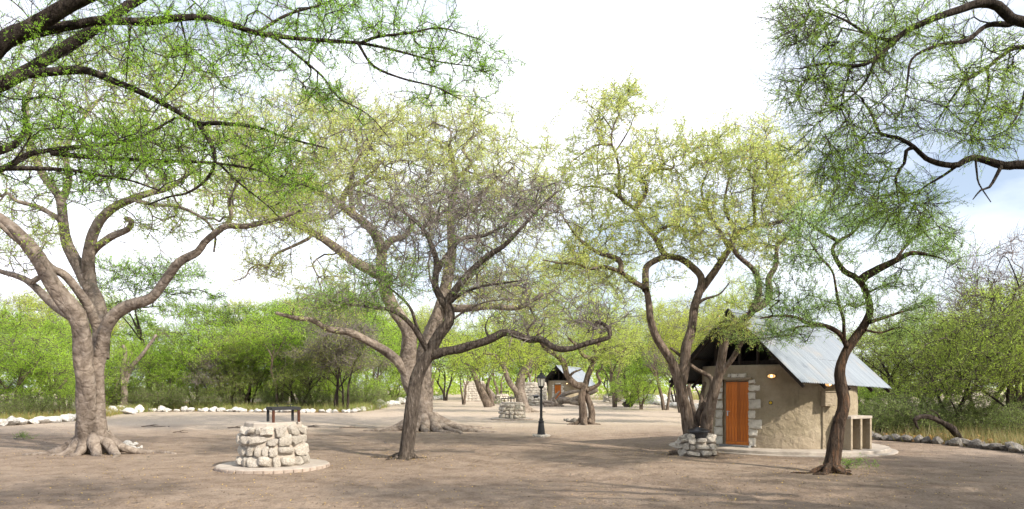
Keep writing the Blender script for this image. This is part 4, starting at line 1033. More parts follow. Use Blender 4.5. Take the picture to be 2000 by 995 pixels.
# --- the many-stemmed tree in front of the hut
dE = 20.3; oE = gp(1360, 886)
def LE(pts, r0, r1, dd=(0, 0), **k): return limb(pts, dE, r0, r1, dd, origin=oE, **k)
E_l = [LE([(1354, 892), (1350, 860), (1344, 825), (1338, 795), (1330, 765), (1323, 738), (1311, 705), (1292, 676), (1279, 653), (1270, 623), (1267, 593), (1261, 566), (1243, 554), (1213, 533), (1182, 522), (1152, 525), (1125, 515), (1098, 515), (1060, 508)], 0.25, 0.022, (0, -0.6), flute=0.05, pw=0.6, frm=0.62),
       LE([(1328, 755), (1333, 735), (1338, 711), (1340, 680), (1350, 646), (1354, 620), (1357, 596), (1368, 562), (1369, 540), (1351, 521), (1327, 505), (1300, 499), (1288, 481), (1276, 460), (1249, 430), (1240, 409), (1213, 388), (1210, 361), (1208, 325), (1201, 298), (1195, 283), (1196, 255), (1210, 220), (1225, 190)], 0.185, 0.012, (-0.05, 1.0), pw=0.75, frm=0.45),
       LE([(1261, 568), (1261, 530), (1267, 517), (1288, 505), (1303, 501)], 0.11, 0.08, (-0.5, 0.5)),
       LE([(1213, 533), (1208, 508), (1167, 493), (1143, 478), (1125, 460), (1095, 418)], 0.09, 0.02, (-0.5, 0.4)),
       LE([(1362, 575), (1391, 537), (1409, 510), (1427, 482), (1439, 458), (1473, 443), (1509, 437), (1533, 428), (1560, 400)], 0.13, 0.02, (0.3, 0.0)),
       LE([(1424, 484), (1400, 443), (1382, 416), (1370, 370), (1385, 330)], 0.08, 0.02, (0.3, 0.8)),
       LE([(1437, 460), (1433, 443), (1421, 422), (1415, 395), (1425, 340)], 0.07, 0.02, (0.2, 0.4)),
       LE([(1474, 443), (1473, 404), (1470, 380), (1478, 330)], 0.06, 0.018, (0.2, -0.5)),
       LE([(1195, 283), (1170, 283), (1146, 295), (1113, 319)], 0.045, 0.012, (0.8, 0.4)),
       LE([(1240, 409), (1261, 379), (1261, 358), (1249, 352), (1267, 340), (1285, 331), (1315, 329), (1315, 310), (1336, 301)], 0.07, 0.018, (0.6, 0.2)),
       LE([(1213, 388), (1185, 370), (1150, 365), (1120, 375)], 0.05, 0.014, (0.7, 1.2)),
       LE([(1276, 460), (1310, 440), (1340, 450), (1370, 455)], 0.06, 0.02, (0.5, 0.3)),
       LE([(1196, 255), (1175, 225), (1150, 205)], 0.03, 0.01, (1.0, 1.2)), LE([(1201, 298), (1225, 260), (1240, 225)], 0.03, 0.01, (1.0, 0.6)),
       LE([(1376, 895), (1377, 860), (1381, 820), (1387, 796), (1394, 768), (1405, 725), (1413, 680), (1419, 654), (1433, 638), (1450, 626), (1467, 612), (1482, 573), (1479, 543), (1467, 522), (1439, 498), (1425, 470)], 0.21, 0.05, (-0.05, -1.4), flute=0.04, pw=0.75, frm=0.6),
       LE([(1470, 605), (1490, 595), (1503, 579), (1501, 546), (1515, 519), (1518, 482), (1533, 464), (1550, 440)], 0.12, 0.03, (-1.1, -0.8)),
       LE([(1411, 728), (1417, 717), (1433, 697), (1452, 662)], 0.085, 0.06, (-0.8, -1.3), frm=0.6),
       LE([(1358, 835), (1365, 806), (1380, 783), (1390, 758), (1388, 739), (1376, 730), (1357, 720), (1335, 700), (1310, 680)], 0.10, 0.04, (-0.1, 0.2), frm=0.8),
       LE([(1362, 830), (1352, 790), (1345, 755)], 0.07, 0.05, (0.4, 1.2), frm=0.9), LE([(1366, 830), (1370, 780), (1376, 748)], 0.08, 0.06, (0.4, 1.2), frm=0.9),
       LE([(1357, 600), (1375, 585), (1405, 575), (1425, 552)], 0.05, 0.015, (0, -0.5))]
for a, L_, r_ in ((3.4, .8, .12), (4.2, .6, .14), (5.4, .6, .14), (0.4, .6, .12), (2.4, .7, .14)): E_l.append(root(a, L_, r_, 0.25, g, 0.2))
tE = blobs([(1190, 240, 75, 70, 0.8, 1.4, 70), (1170, 330, 90, 60, 0.7, 1.6, 70), (1290, 310, 80, 60, 0.3, 1.7, 60), (1400, 300, 90, 60, 0.4, 2, 90), (1500, 320, 80, 80, 0, 2, 100), (1440, 390, 130, 80, 0, 2.2, 120),
            (1300, 400, 110, 80, 0.3, 2, 90), (1170, 440, 100, 80, 0.3, 1.8, 80), (1130, 510, 70, 40, -0.3, 1.4, 45), (1340, 470, 100, 60, 0, 1.8, 60), (1480, 470, 80, 60, -0.5, 1.6, 60), (1215, 190, 30, 25, 1, 0.8, 18), (1540, 400, 50, 60, -0.3, 1.5, 40), (1430, 640, 60, 30, -1.6, 0.6, 24), (1200, 560, 60, 30, -0.5, 1, 14)], dE, g, oE, 1.8)
treeE = grow_tree('thorn_tree', oE, E_l, tE, dict(bark=BARK_BROWN, twigmat=TWIG_GREY, rt=0.0066, seg=0.34, jit=0.14, twigs=4, tlen=0.40, leaves=18, lsize=0.058, lw=0.42, c1=(0.23, 0.29, 0.055), c2=(0.48, 0.52, 0.165), bare=0.12, tint=((0.50, 0.32, 0.10), 0.04)), 14)
tag(treeE, 'crooked several-stemmed tree with yellow-green leaves in front of the hut', 'tree')

# --- the reddish leaning tree on the right
dF_ = 16.0; oF = gp(1622, 922)
def LF(pts, r0, r1, dd=(0, 0), **k): return limb(pts, dF_, r0, r1, dd, origin=oF, **k)
F_l = [LF([(1618, 928), (1626, 900), (1632, 870), (1638, 830), (1648, 790), (1643, 752), (1640, 722), (1650, 690), (1670, 660), (1690, 632), (1699, 605), (1694, 580), (1684, 556), (1668, 540), (1649, 530), (1633, 506), (1626, 487), (1637, 472), (1664, 456), (1683, 433), (1690, 400)], 0.195, 0.015, (0, 0.3), flute=0.05, pw=0.85, frm=0.6, rough=0.1),
       LF([(1680, 550), (1690, 540), (1717, 525), (1748, 510), (1778, 495), (1810, 498), (1840, 505)], 0.11, 0.02, (0.1, -0.8)),
       LF([(1655, 678), (1642, 655), (1625, 642), (1603, 635), (1576, 631), (1554, 620), (1519, 617), (1485, 622)], 0.065, 0.015, (0, -1.6)),
       LF([(1610, 637), (1594, 637), (1554, 640), (1547, 653), (1525, 657), (1500, 660)], 0.032, 0.01, (-0.6, -1.4)),
       LF([(1649, 662), (1648, 640), (1647, 622), (1638, 595), (1632, 560), (1625, 530), (1600, 500), (1580, 470)], 0.045, 0.012, (-0.2, -1.4)),
       LF([(1698, 630), (1712, 625), (1724, 622), (1760, 610), (1800, 600)], 0.05, 0.012, (0, 0.6)), LF([(1690, 645), (1720, 650), (1760, 640), (1790, 660)], 0.03, 0.01, (0, 0.5)),
       LF([(1696, 590), (1670, 600), (1655, 595), (1640, 610)], 0.035, 0.01, (0, -0.6)), LF([(1690, 575), (1720, 560), (1750, 550)], 0.03, 0.01, (0, -0.6)),
       LF([(1637, 472), (1600, 450), (1570, 430)], 0.05, 0.012, (0.2, -0.5)), LF([(1748, 510), (1770, 480), (1800, 455), (1840, 440)], 0.04, 0.012, (-0.4, -0.2))]
for a, L_, r_ in ((3.1, 0.9, .07), (3.7, .6, .1), (5.3, .4, .09), (0.2, .5, .1), (1.7, .5, .1)): F_l.append(root(a, L_, r_, 0.14, g, 0.1))
tF = blobs([(1570, 600, 110, 30, -1, 1.1, 90), (1530, 650, 80, 30, -1, 1.0, 50), (1580, 500, 80, 60, -0.6, 1.2, 90), (1680, 430, 120, 40, 0, 1.5, 100), (1800, 470, 100, 40, -0.2, 1.3, 90), (1780, 600, 70, 50, 0.3, 1, 45), (1560, 440, 70, 40, -0.4, 1, 55),
            (1760, 550, 80, 30, -0.2, 1, 40), (1660, 590, 60, 30, -0.4, 0.8, 25), (1850, 500, 50, 40, -0.5, 0.8, 35), (1760, 650, 60, 30, 0.3, .8, 25), (1500, 560, 50, 40, -0.8, 0.8, 30)], dF_, g, oF, 1.4)
treeF = grow_tree('thorn_tree', oF, F_l, tF, dict(bark=BARK_RED, twigmat=TWIG_DARK, rt=0.0048, seg=0.28, jit=0.13, twigs=4, tlen=0.32, leaves=20, lsize=0.040, lw=0.36, c1=(0.12, 0.21, 0.05), c2=(0.26, 0.38, 0.095), flat=0.75, bare=0.1), 15)
tag(treeF, 'leaning reddish-barked tree with fine blue-green leaves standing before the roof', 'tree')

# --- the low twin-stemmed tree behind the lamp
dD = 36.0; oD = gp(1142, 829)
def LD(pts, r0, r1, dd=(0, 0), **k): return limb(pts, dD, r0, r1, dd, origin=oD, **k)
D_l = [LD([(1141, 832), (1138, 800), (1136, 775), (1140, 755), (1125, 752), (1108, 734), (1103, 715), (1097, 703), (1083, 692), (1066, 681), (1056, 666), (1050, 650)], 0.22, 0.11, (0, -0.5), flute=0.06, frm=0.5),
       LD([(1140, 765), (1144, 750), (1150, 729), (1159, 709), (1165, 695), (1162, 681), (1171, 668), (1175, 650)], 0.18, 0.08, (0, 0.5), frm=0.3),
       LD([(1154, 830), (1156, 812), (1154, 796), (1146, 774), (1140, 760)], 0.19, 0.15, (0, 0), attach=False),
       LD([(1146, 762), (1165, 754), (1172, 745), (1166, 730), (1175, 720)], 0.13, 0.05, (-0.2, -0.4)),
       LD([(1160, 702), (1140, 695), (1130, 680), (1110, 660)], 0.13, 0.05, (0, -0.8)),
       LD([(1164, 690), (1190, 680), (1210, 690), (1225, 680)], 0.10, 0.04, (0.4, 0)),
       LD([(1110, 738), (1120, 728), (1135, 722)], 0.08, 0.04, (-0.3, -0.6))]
for a, L_, r_ in ((3.1, .7, .15), (4.5, .5, .15), (5.8, .7, .15), (1, .6, .15)): D_l.append(root(a, L_, r_, 0.25, g, 0.2))
tD = blobs([(1110, 610, 110, 70, 0, 3, 140), (1190, 620, 80, 80, 1, 3, 110), (1050, 600, 80, 70, 0, 2.6, 90), (1200, 690, 45, 35, 0, 1.5, 30), (1150, 550, 90, 50, 1, 3, 90), (1080, 540, 90, 40, 1, 2.6, 60), (1110, 695, 60, 22, -0.6, 1.2, 18)], dD, g, oD, 1.3)
treeD = grow_tree('thorn_tree', oD, D_l, tD, dict(bark=BARK_BROWN, twigmat=TWIG_GREY, rt=0.009, seg=0.55, jit=0.13, twigs=4, tlen=0.65, leaves=16, lsize=0.09, lw=0.36, c1=(0.23, 0.31, 0.045), c2=(0.47, 0.55, 0.13), bare=0.08, lscat=0.03), 16)
tag(treeD, 'low dark tree of two twisted stems leaning apart behind the lamp post', 'tree')

# --- pale leaning tree and brown leaning trunk further back
dG = 53.0; oG = gp(1027, 805)
def LG(pts, r0, r1, dd=(0, 0), **k): return limb(pts, dG, r0, r1, dd, origin=oG, **k)
G_l = [LG([(1027, 808), (1021, 790), (1017, 772), (1015, 757), (1021, 729), (1035, 709), (1035, 690), (1045, 670)], 0.48, 0.16, (0, 0), frm=0.4), LG([(1017, 775), (1008, 764), (993, 743), (984, 718), (967, 695), (945, 690)], 0.26, 0.10, (0, -1), frm=0.3), LG([(984, 718), (990, 690), (1000, 660)], 0.16, 0.06, (-.5, 0)), LG([(1024, 725), (1045, 705), (1060, 690)], 0.16, 0.06, (0, 1))]
for a, L_, r_ in ((5.9, 1.4, .2), (4.5, .6, .2), (2.8, .8, .2)): G_l.append(root(a, L_, r_, 0.3, g, 0.2))
tG = blobs([(985, 690, 70, 40, 0, 3, 110), (930, 690, 60, 45, -1, 2.5, 70), (1045, 690, 40, 35, 0, 2.5, 50), (990, 640, 80, 40, 0, 3, 70)], dG, g, oG)
treeG = grow_tree('thorn_tree', oG, G_l, tG, dict(bark=BARK_PALE, twigmat=TWIG_BROWN, rt=0.013, seg=0.7, twigs=4, tlen=0.8, leaves=10, lsize=0.15, lw=0.36, c1=(0.21, 0.30, 0.03), c2=(0.44, 0.53, 0.07), lscat=0.08), 17)
tag(treeG, 'pale smooth trunk leaning behind the middle fireplace with hanging yellow-green leaves', 'tree')
dH = 66.0; oH = gp(955, 795)
H_l = [limb([(955, 797), (948, 780), (939, 763), (931, 743), (920, 720)], dH, 0.46, 0.2, (0, 0), origin=oH, frm=0.5), limb([(962, 794), (958, 775), (952, 755), (958, 735)], dH + .8, 0.26, 0.12, (0, 0), origin=oH, frm=.5)]
tH = blobs([(920, 700, 70, 40, 0, 3.5, 120), (960, 715, 50, 30, 0, 3, 60), (890, 720, 40, 25, 0, 3, 40)], dH, g, oH)
treeH = grow_tree('thorn_tree', oH, H_l, tH, dict(bark=BARK_BROWN, twigmat=TWIG_BROWN, rt=0.015, seg=0.8, twigs=4, tlen=0.9, leaves=9, lsize=0.17, lw=0.36, c1=(0.17, 0.29, 0.03), c2=(0.36, 0.50, 0.07), lscat=0.1), 18)
tag(treeH, 'brown trunk slanting left beyond the middle stone fireplace', 'tree')

# --- the near tree whose limbs reach in from the left
oO = np.array((-9.2, 7.2, 0.0)); dO = 7.6
def LO(pts, r0, r1, dd=(0, 0), **k): return limb(pts, dO, r0, r1, dd, origin=oO, **k)
O_l = [dict(path=catmull(np.array([(0, 0, -0.1, .36), (0.1, 0.05, 1.0, .30), (0.2, 0, 2.2, .28), (0.35, 0.1, 3.2, .25), (0.6, 0.2, 4.4, 0.16), (0.9, 0.3, 6, 0.08)]), 0.2), attach=False, flute=0.07),
       LO([(-560, 420), (-300, 320), (-120, 220), (0, 90), (60, 55), (110, 25), (175, -10), (260, -50)], 0.15, 0.06, (-0.4, -0.6), frm=0.5),
       LO([(20, 82), (65, 65), (150, 48), (200, 40), (281, 43), (352, 35), (417, 38), (500, 64), (575, 75), (701, 85), (776, 100), (852, 120), (920, 130)], 0.055, 0.006, (-0.5, 0.8), frm=0.2),
       LO([(701, 86), (740, 72), (802, 65), (860, 55), (930, 75)], 0.02, 0.006, (0.4, 0.8)),
       LO([(700, 86), (730, 130), (790, 155), (850, 170), (900, 195)], 0.018, 0.006, (0.4, 0.6)),
       LO([(-540, 430), (-250, 300), (-80, 200), (0, 166), (50, 141), (100, 110), (150, 80), (200, 45), (250, 12), (320, -30)], 0.12, 0.05, (0.2, 0.8), frm=0.5),
       LO([(50, 146), (110, 140), (166, 138), (216, 156), (276, 181), (342, 216), (387, 241), (427, 241), (500, 249), (560, 270), (640, 290)], 0.052, 0.008, (0.3, 0.6), frm=0.1),
       LO([(387, 241), (412, 281), (420, 317), (402, 352), (367, 377), (330, 385), (290, 400)], 0.028, 0.008, (0.5, 0.3)),
       LO([(-540, 450), (-260, 390), (-90, 345), (0, 332), (60, 301), (125, 291), (200, 283), (271, 271), (310, 250), (342, 231)], 0.07, 0.012, (0, 0.5), frm=0.5),
       LO([(-520, 460), (-240, 400), (-80, 345), (0, 330), (125, 332), (190, 342), (251, 352), (310, 372)], 0.055, 0.008, (-0.6, -0.8), frm=0.5),
       LO([(100, 300), (201, 309), (301, 314), (417, 319), (500, 332), (560, 350), (620, 372)], 0.034, 0.007, (0.2, 0.6)),
       LO([(427, 320), (470, 360), (520, 400), (545, 425)], 0.014, 0.006, (0.5, 0.4)),
       LO([(500, 64), (530, 70), (570, 100), (630, 150), (660, 190), (720, 225), (760, 270)], 0.02, 0.005, (0.1, 0.4)),
       LO([(-20, 300), (15, 290), (38, 275), (50, 245), (45, 200)], 0.05, 0.015, (0.1, 0.4)),
       LO([(352, 35), (365, 100), (350, 160), (300, 210)], 0.012, 0.005, (0, 0.3)), LO([(256, 42), (250, 110), (245, 180)], 0.012, 0.005, (0, 0.3)),
       LO([(500, 66), (560, 30), (640, 5), (700, -30)], 0.02, 0.006, (0.2, 0.5))]
tO = blobs([(200, 80, 210, 90, 0.3, 1.3, 130), (420, 100, 160, 100, 0.4, 1.2, 110), (120, 250, 160, 70, 0, 1.2, 120), (300, 300, 160, 60, 0.2, 1.0, 120), (470, 290, 120, 70, 0.5, 1.0, 70), (620, 60, 140, 70, 0.6, 1.0, 75), (820, 90, 110, 60, 0.9, 0.9, 60), (930, 130, 70, 60, 0.9, 0.7, 36),
            (860, 180, 70, 30, 0.8, .6, 24), (640, 180, 90, 60, 0.5, 0.9, 36), (560, 350, 80, 50, 0.5, 0.8, 32), (150, -60, 300, 60, 0, 1.5, 70), (700, -20, 160, 40, 0.6, 1, 40), (150, 360, 120, 30, -0.6, 0.6, 36), (-200, 150, 150, 200, 0, 1.5, 60)], dO, g, oO, 1.7)
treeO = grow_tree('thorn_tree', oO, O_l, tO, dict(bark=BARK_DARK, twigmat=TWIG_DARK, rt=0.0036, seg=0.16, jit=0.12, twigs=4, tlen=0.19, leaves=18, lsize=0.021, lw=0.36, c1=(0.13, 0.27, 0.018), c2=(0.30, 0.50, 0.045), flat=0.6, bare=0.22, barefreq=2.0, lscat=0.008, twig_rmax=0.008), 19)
tag(treeO, 'near dark-limbed tree reaching in overhead from the left', 'tree')

# --- the near tree whose limbs hang in from the right
oQ = np.array((9.6, 8.2, 0.0)); dQ = 8.2
def LQ(pts, r0, r1, dd=(0, 0), **k): return limb(pts, dQ, r0, r1, dd, origin=oQ, **k)
Q_l = [dict(path=catmull(np.array([(0, 0, -0.1, .36), (-0.1, 0.05, 1.2, .30), (-0.2, 0, 2.6, .27), (-0.5, 0.1, 4.0, .22), (-0.8, 0.2, 5.6, 0.12), (-1.0, .3, 7.0, .06)]), 0.2), attach=False, flute=0.07),
       LQ([(2520, 330), (2300, 150), (2120, 80), (2000, 44), (1973, 36), (1949, 12), (1916, 6), (1872, 20), (1824, 36), (1772, 60), (1748, 80), (1711, 113), (1675, 129), (1611, 125), (1560, 135)], 0.15, 0.008, (0, -0.6), pw=0.75, frm=0.4),
       LQ([(1985, 40), (1973, 48), (1928, 50), (1888, 80), (1844, 86), (1812, 96), (1780, 117), (1772, 161), (1765, 210)], 0.035, 0.006, (-0.2, -0.5)),
       LQ([(2530, 380), (2300, 200), (2120, 110), (2000, 92), (1957, 109), (1928, 133), (1884, 161), (1856, 197), (1830, 240)], 0.12, 0.007, (0.5, 0.2), pw=0.7, frm=0.45),
       LQ([(2500, 470), (2300, 380), (2120, 335), (2000, 322), (1961, 324), (1900, 308), (1872, 322), (1844, 322), (1808, 310), (1784, 287), (1752, 269), (1719, 261), (1703, 225), (1680, 190)], 0.14, 0.010, (-0.2, 0.2), pw=0.7, frm=0.35),
       LQ([(1784, 289), (1770, 295), (1766, 320), (1750, 345), (1755, 400)], 0.026, 0.007, (0.1, 0.2)),
       LQ([(1955, 326), (1945, 345), (1932, 366), (1915, 372), (1900, 390)], 0.025, 0.006, (0, -0.2), attach=False), LQ([(1905, 310), (1908, 340), (1912, 360), (1935, 395)], 0.014, 0.005, (0, -0.1), attach=False),
       LQ([(1872, 322), (1840, 345), (1800, 370), (1780, 410)], 0.022, 0.006, (0.1, 0.3)),
       LQ([(1748, 80), (1700, 70), (1650, 40), (1600, 20)], 0.022, 0.006, (-0.3, -0.6)), LQ([(1711, 113), (1690, 160), (1650, 200), (1610, 230)], 0.02, 0.006, (-0.3, -0.2)),
       LQ([(1928, 133), (1930, 180), (1910, 230), (1885, 270)], 0.018, 0.005, (0.3, 0.2)), LQ([(2060, 100), (2010, 160), (1990, 220), (1970, 250)], 0.03, 0.008, (0.3, 0.1)), LQ([(1990, 560), (1975, 520), (1960, 500), (1940, 540)], 0.008, 0.004, (0, 0), attach=False)]
tQ = blobs([(1590, 60, 70, 60, -0.4, 0.9, 110), (1600, 170, 75, 60, -0.3, 0.9, 110), (1700, 90, 90, 70, -0.2, 1.0, 120), (1800, 60, 110, 60, 0, 1.0, 90), (1680, 240, 90, 70, 0, 0.9, 100), (1700, 370, 90, 60, 0.1, 0.9, 120), (1780, 400, 70, 50, 0.2, 0.8, 80), (1640, 310, 70, 50, 0, 0.8, 80),
            (1900, 160, 90, 60, 0.2, 0.9, 80), (1960, 220, 60, 60, 0.2, 0.9, 60), (1780, 200, 60, 70, 0.1, 0.8, 50), (1900, 260, 70, 40, 0.2, .8, 50), (1720, -40, 200, 40, -0.2, 1.2, 50), (2150, 100, 120, 200, 0, 1.5, 60), (1950, 100, 70, 50, 0.4, .8, 40), (1540, 40, 30, 50, -0.4, 0.6, 30)], dQ, g, oQ, 1.0)
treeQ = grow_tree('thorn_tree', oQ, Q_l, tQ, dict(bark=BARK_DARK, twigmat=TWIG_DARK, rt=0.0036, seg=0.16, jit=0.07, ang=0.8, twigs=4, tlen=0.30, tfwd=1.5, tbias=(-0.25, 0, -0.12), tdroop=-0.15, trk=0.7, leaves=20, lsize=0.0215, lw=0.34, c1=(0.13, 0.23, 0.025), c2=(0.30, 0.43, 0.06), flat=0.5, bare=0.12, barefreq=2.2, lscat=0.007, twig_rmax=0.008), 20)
tag(treeQ, 'near dark tree with feathery drooping twigs hanging in from the right', 'tree')

# ------------------------------------------------------------------ trees and shrubs of the surrounding bush
def shrub_proto(name, seed, h, spread, stems, tr, crown, n, o, lean=0.5, fork=0.35):
    """crown: list of (x, y, z, rx, ry, rz, weight) in units of the height"""
    g = np.random.default_rng(seed); L = []
    for s in range(stems):
        a = 2 * math.pi * s / stems + g.uniform(-.5, .5); ln = lean * g.uniform(0.5, 1.1) if stems > 1 else lean * 0.25
        r0 = tr * g.uniform(0.7, 1.0); pts = []
        for k in range(6):
            q = k / 5; pts.append((math.cos(a) * (0.12 * (stems > 1) + ln * spread * q ** 1.3) + g.normal() * 0.04 * h * q, math.sin(a) * (0.12 * (stems > 1) + ln * spread * q ** 1.3) + g.normal() * 0.04 * h * q, -0.1 + h * (0.62 if stems < 3 else 0.55) * q, r0 * (1 - 0.72 * q)))
        P = catmull(np.array(pts), 0.3); L.append(dict(path=P, flute=0.04, **{'from': fork}))
        for kk in range(3):
            i = int(len(P) * g.uniform(fork, 0.8)); b = P[i]; aa = a + g.uniform(-1.5, 1.5); ll = spread * g.uniform(0.3, 0.7)
            L.append(dict(path=catmull(np.array([(*b[:3], b[3] * 0.65), (b[0] + math.cos(aa) * ll * .5, b[1] + math.sin(aa) * ll * .5, b[2] + h * 0.13, b[3] * 0.4), (b[0] + math.cos(aa) * ll, b[1] + math.sin(aa) * ll, b[2] + h * 0.2 * g.uniform(.5, 1.4), b[3] * 0.15)]), 0.3)))
    wsum = sum(c[6] for c in crown); T = []
    for x, y, z, rx, ry, rz, w in crown:
        m = int(n * w / wsum); u = nrm(g.normal(size=(m, 3))) * g.uniform(0.15, 1, (m, 1)) ** (1 / 3)
        T.append(np.array([x, y, z]) * h + u * np.array([rx, ry, rz]) * h)
    T = np.concatenate(T); T = T[T[:, 2] > 0.25]
    return grow_tree(name, (0, 0, 0), L, T, o, seed)
def bo(c1, c2, **k):
    d = dict(bark=BARK_BROWN, twigmat=TWIG_BROWN, rt=0.010, seg=0.55, jit=0.12, twigs=4, tlen=0.7, leaves=10, lsize=0.15, lw=0.34, flat=0.6, c1=c1, c2=c2, lscat=0.04, twig_rmax=0.04); d.update(k); return d
BRI1, BRI2 = (0.20, 0.34, 0.024), (0.40, 0.56, 0.065)
PROTO = {}
def tiers(seed, zlo, zhi, n, rad, thick=0.05):
    """flattened, overlapping foliage layers, widest above the middle"""
    g = np.random.default_rng(seed); out = []
    for k in range(n):
        z = zlo + (zhi - zlo) * (k + g.uniform(0, .8)) / n; q = (z - zlo) / (zhi - zlo)
        rr = rad * (0.55 + 0.45 * math.sin(math.pi * min(1, 0.25 + q * 0.75))) * g.uniform(0.55, 0.85); a = g.uniform(0, 6.28); off = rad * g.uniform(0.1, 0.55)
        out.append((math.cos(a) * off, math.sin(a) * off, z, rr * g.uniform(.8, 1.2), rr * g.uniform(.8, 1.2), thick * g.uniform(.7, 1.5), rr * rr))
    return out
PROTO['umbrella'] = shrub_proto('bush_tree', 41, 6.5, 3.0, 2, 0.13, tiers(1, .42, .97, 8, .50), 430, bo(BRI1, BRI2, leaves=15, lsize=0.095, bare=0.08), 0.5)
PROTO['parasol'] = shrub_proto('bush_tree', 51, 6.5, 3.2, 3, 0.11, tiers(5, .36, .95, 9, .55, .045), 430, bo((0.15, 0.28, 0.025), (0.33, 0.48, 0.06), leaves=15, lsize=0.09, bare=0.14, twigmat=TWIG_DARK, bark=BARK_DARK), 0.6)
PROTO['dome'] = shrub_proto('bush_tree', 42, 5.5, 2.6, 4, 0.09, tiers(2, .14, .92, 10, .52, .09), 430, bo(BRI1, BRI2, leaves=15, lsize=0.09, bare=0.06), 0.7)
PROTO['olive'] = shrub_proto('bush_tree', 43, 5.5, 2.8, 3, 0.11, tiers(3, .30, .96, 9, .58, .05), 420, bo((0.16, 0.235, 0.035), (0.36, 0.45, 0.08), bark=BARK_DARK, twigmat=TWIG_BROWN, lsize=0.075, leaves=15, twigs=4, tlen=0.6, bare=0.22), 0.7)
PROTO['bare'] = shrub_proto('bush_tree', 44, 6.0, 2.6, 2, 0.11, tiers(4, .42, .95, 7, .48, .07), 430, bo(OL1, (0.26, 0.27, 0.07), twigmat=TWIG_GREY, bark=BARK_DARK, leaves=3, bare=0.5, twigs=6, tlen=0.6, rt=0.012), 0.5)
PROTO['yellow'] = shrub_proto('bush_tree', 45, 7.0, 2.8, 2, 0.15, tiers(6, .50, .97, 8, .44, .07), 430, bo((0.24, 0.30, 0.035), (0.47, 0.53, 0.085), leaves=15, lsize=0.095, bare=0.12, twigmat=TWIG_GREY), 0.5)
PROTO['low'] = shrub_proto('low_shrub', 46, 2.0, 1.4, 5, 0.03, [(0, 0, .55, .8, .7, .42, 5), (.5, 0, .35, .5, .5, .3, 2), (-.5, 0, .35, .5, .5, .3, 2)], 260, bo((0.11, 0.16, 0.045), (0.24, 0.30, 0.09), tlen=0.4, lsize=0.08, rt=0.006, seg=0.3, leaves=8, bark=BARK_DARK), 0.7, 0.15)
PROTO['flat'] = shrub_proto('bush_tree', 47, 12.0, 5.0, 1, 0.24, [(0, 0, .92, .40, .40, .035, 3), (.2, .05, .80, .30, .30, .03, 2), (-.22, 0, .76, .30, .30, .03, 2), (.05, 0, .66, .28, .28, .03, 1.5), (-.1, 0.1, .86, .3, .3, .03, 2)], 460, bo(GR1, (0.28, 0.42, 0.06), twigmat=TWIG_DARK, bark=BARK_DARK, leaves=8, lsize=0.17, tlen=0.9, rt=0.016, seg=0.9, bare=0.15, flat=0.8), 0.5, 0.5)
PROTO['twiggy'] = shrub_proto('bare_tree', 48, 10.0, 3.5, 2, 0.2, [(0, 0, .78, .34, .34, .2, 4), (.15, 0, .58, .32, .32, .18, 2), (-.15, 0, .55, .32, .32, .16, 2)], 420, bo((0.3, 0.2, 0.1), (0.35, 0.25, 0.14), twigmat=rough_mat('twig_mauve', [(0.3, (0.13, 0.10, 0.095)), (0.7, (0.22, 0.18, 0.17))], 3, 30, 0.2), leaves=1, lsize=0.08, twigs=5, tlen=0.8, rt=0.012, seg=0.6, bark=BARK_GREY), 0.6, 0.4)

USED = set(); ROLL = {}
def plant(kind, px, d, sc, label, group, rz=None, sz=1.0, cat='tree'):
    p = PROTO[kind]
    o = copy_tree(p) if kind in USED else p
    USED.add(kind); x = (px - 1000) / FPX * d
    o.location = (x, d, 0); o.rotation_euler = (0, 0, g.uniform(0, 6.28) if rz is None else rz); o.scale = (sc, sc, sc * sz)
    if 'group' in o: del o['group']
    tag(o, label, cat, group)
    if group: ROLL.setdefault((label, group), []).append((px, o))
    return o
ORD = ['leftmost', 'second from left', 'third from left', 'fourth from left', 'fifth from left', 'sixth from left', 'seventh from left', 'eighth from left', 'ninth from left', 'tenth from left', 'eleventh from left', 'twelfth from left', 'thirteenth from left', 'fourteenth from left', 'fifteenth from left', 'sixteenth from left']
def number_off():
    for (label, group), lst in ROLL.items():
        lst.sort(key=lambda e: e[0])
        if len(lst) == 1: continue
        for k, (px, o) in enumerate(lst): o['label'] = label + ', ' + ORD[min(k, len(ORD) - 1)] + ' of them'
G_L = 'bright bushes beyond the long white rock row'
for px, d, sc, sz in ((20, 41, 1.05, 1.0), (110, 47, 1.1, 0.95), (545, 57, 1.45, 0.95), (740, 78, 1.6, 1.0), (385, 60, 1.4, 1.05), (690, 84, 1.9, 1.0), (560, 92, 2.0, 1.0)):
    plant('umbrella', px, d, sc, 'layered bright green thorn tree beyond the white border rocks', G_L, sz=sz)
for px, d, sc, sz in ((-90, 46, 1.3, 1.0), (330, 66, 1.45, 0.95), (610, 66, 1.65, 1.0), (650, 74, 1.8, 1.0), (870, 96, 1.9, 1.0), (490, 62, 1.2, 1.0), (800, 88, 1.4, 1)):
    plant('parasol', px, d, sc, 'dark-stemmed green thorn tree beyond the white border rocks', G_L, sz=sz)
for px, d, sc, sz in ((75, 44, 0.9, 0.9), (-30, 41, 0.9, 0.9), (250, 58, 1.2, 1.0), (320, 58, 1.1, 1.0), (200, 53, 1.05, 1.0), (705, 62, 0.95, 1.0), (520, 66, 1.3, 1.0), (590, 70, 1.3, 1.0), (650, 64, 1.0, 1.0), (380, 66, 1.3, 1.0), (770, 84, 1.2, 1.0), (445, 62, 1.2, 1.0), (130, 58, 1.5, 1.0)):
    plant('dome', px, d, sc, 'rounded bright green thicket bush beyond the white border rocks', G_L, sz=sz)
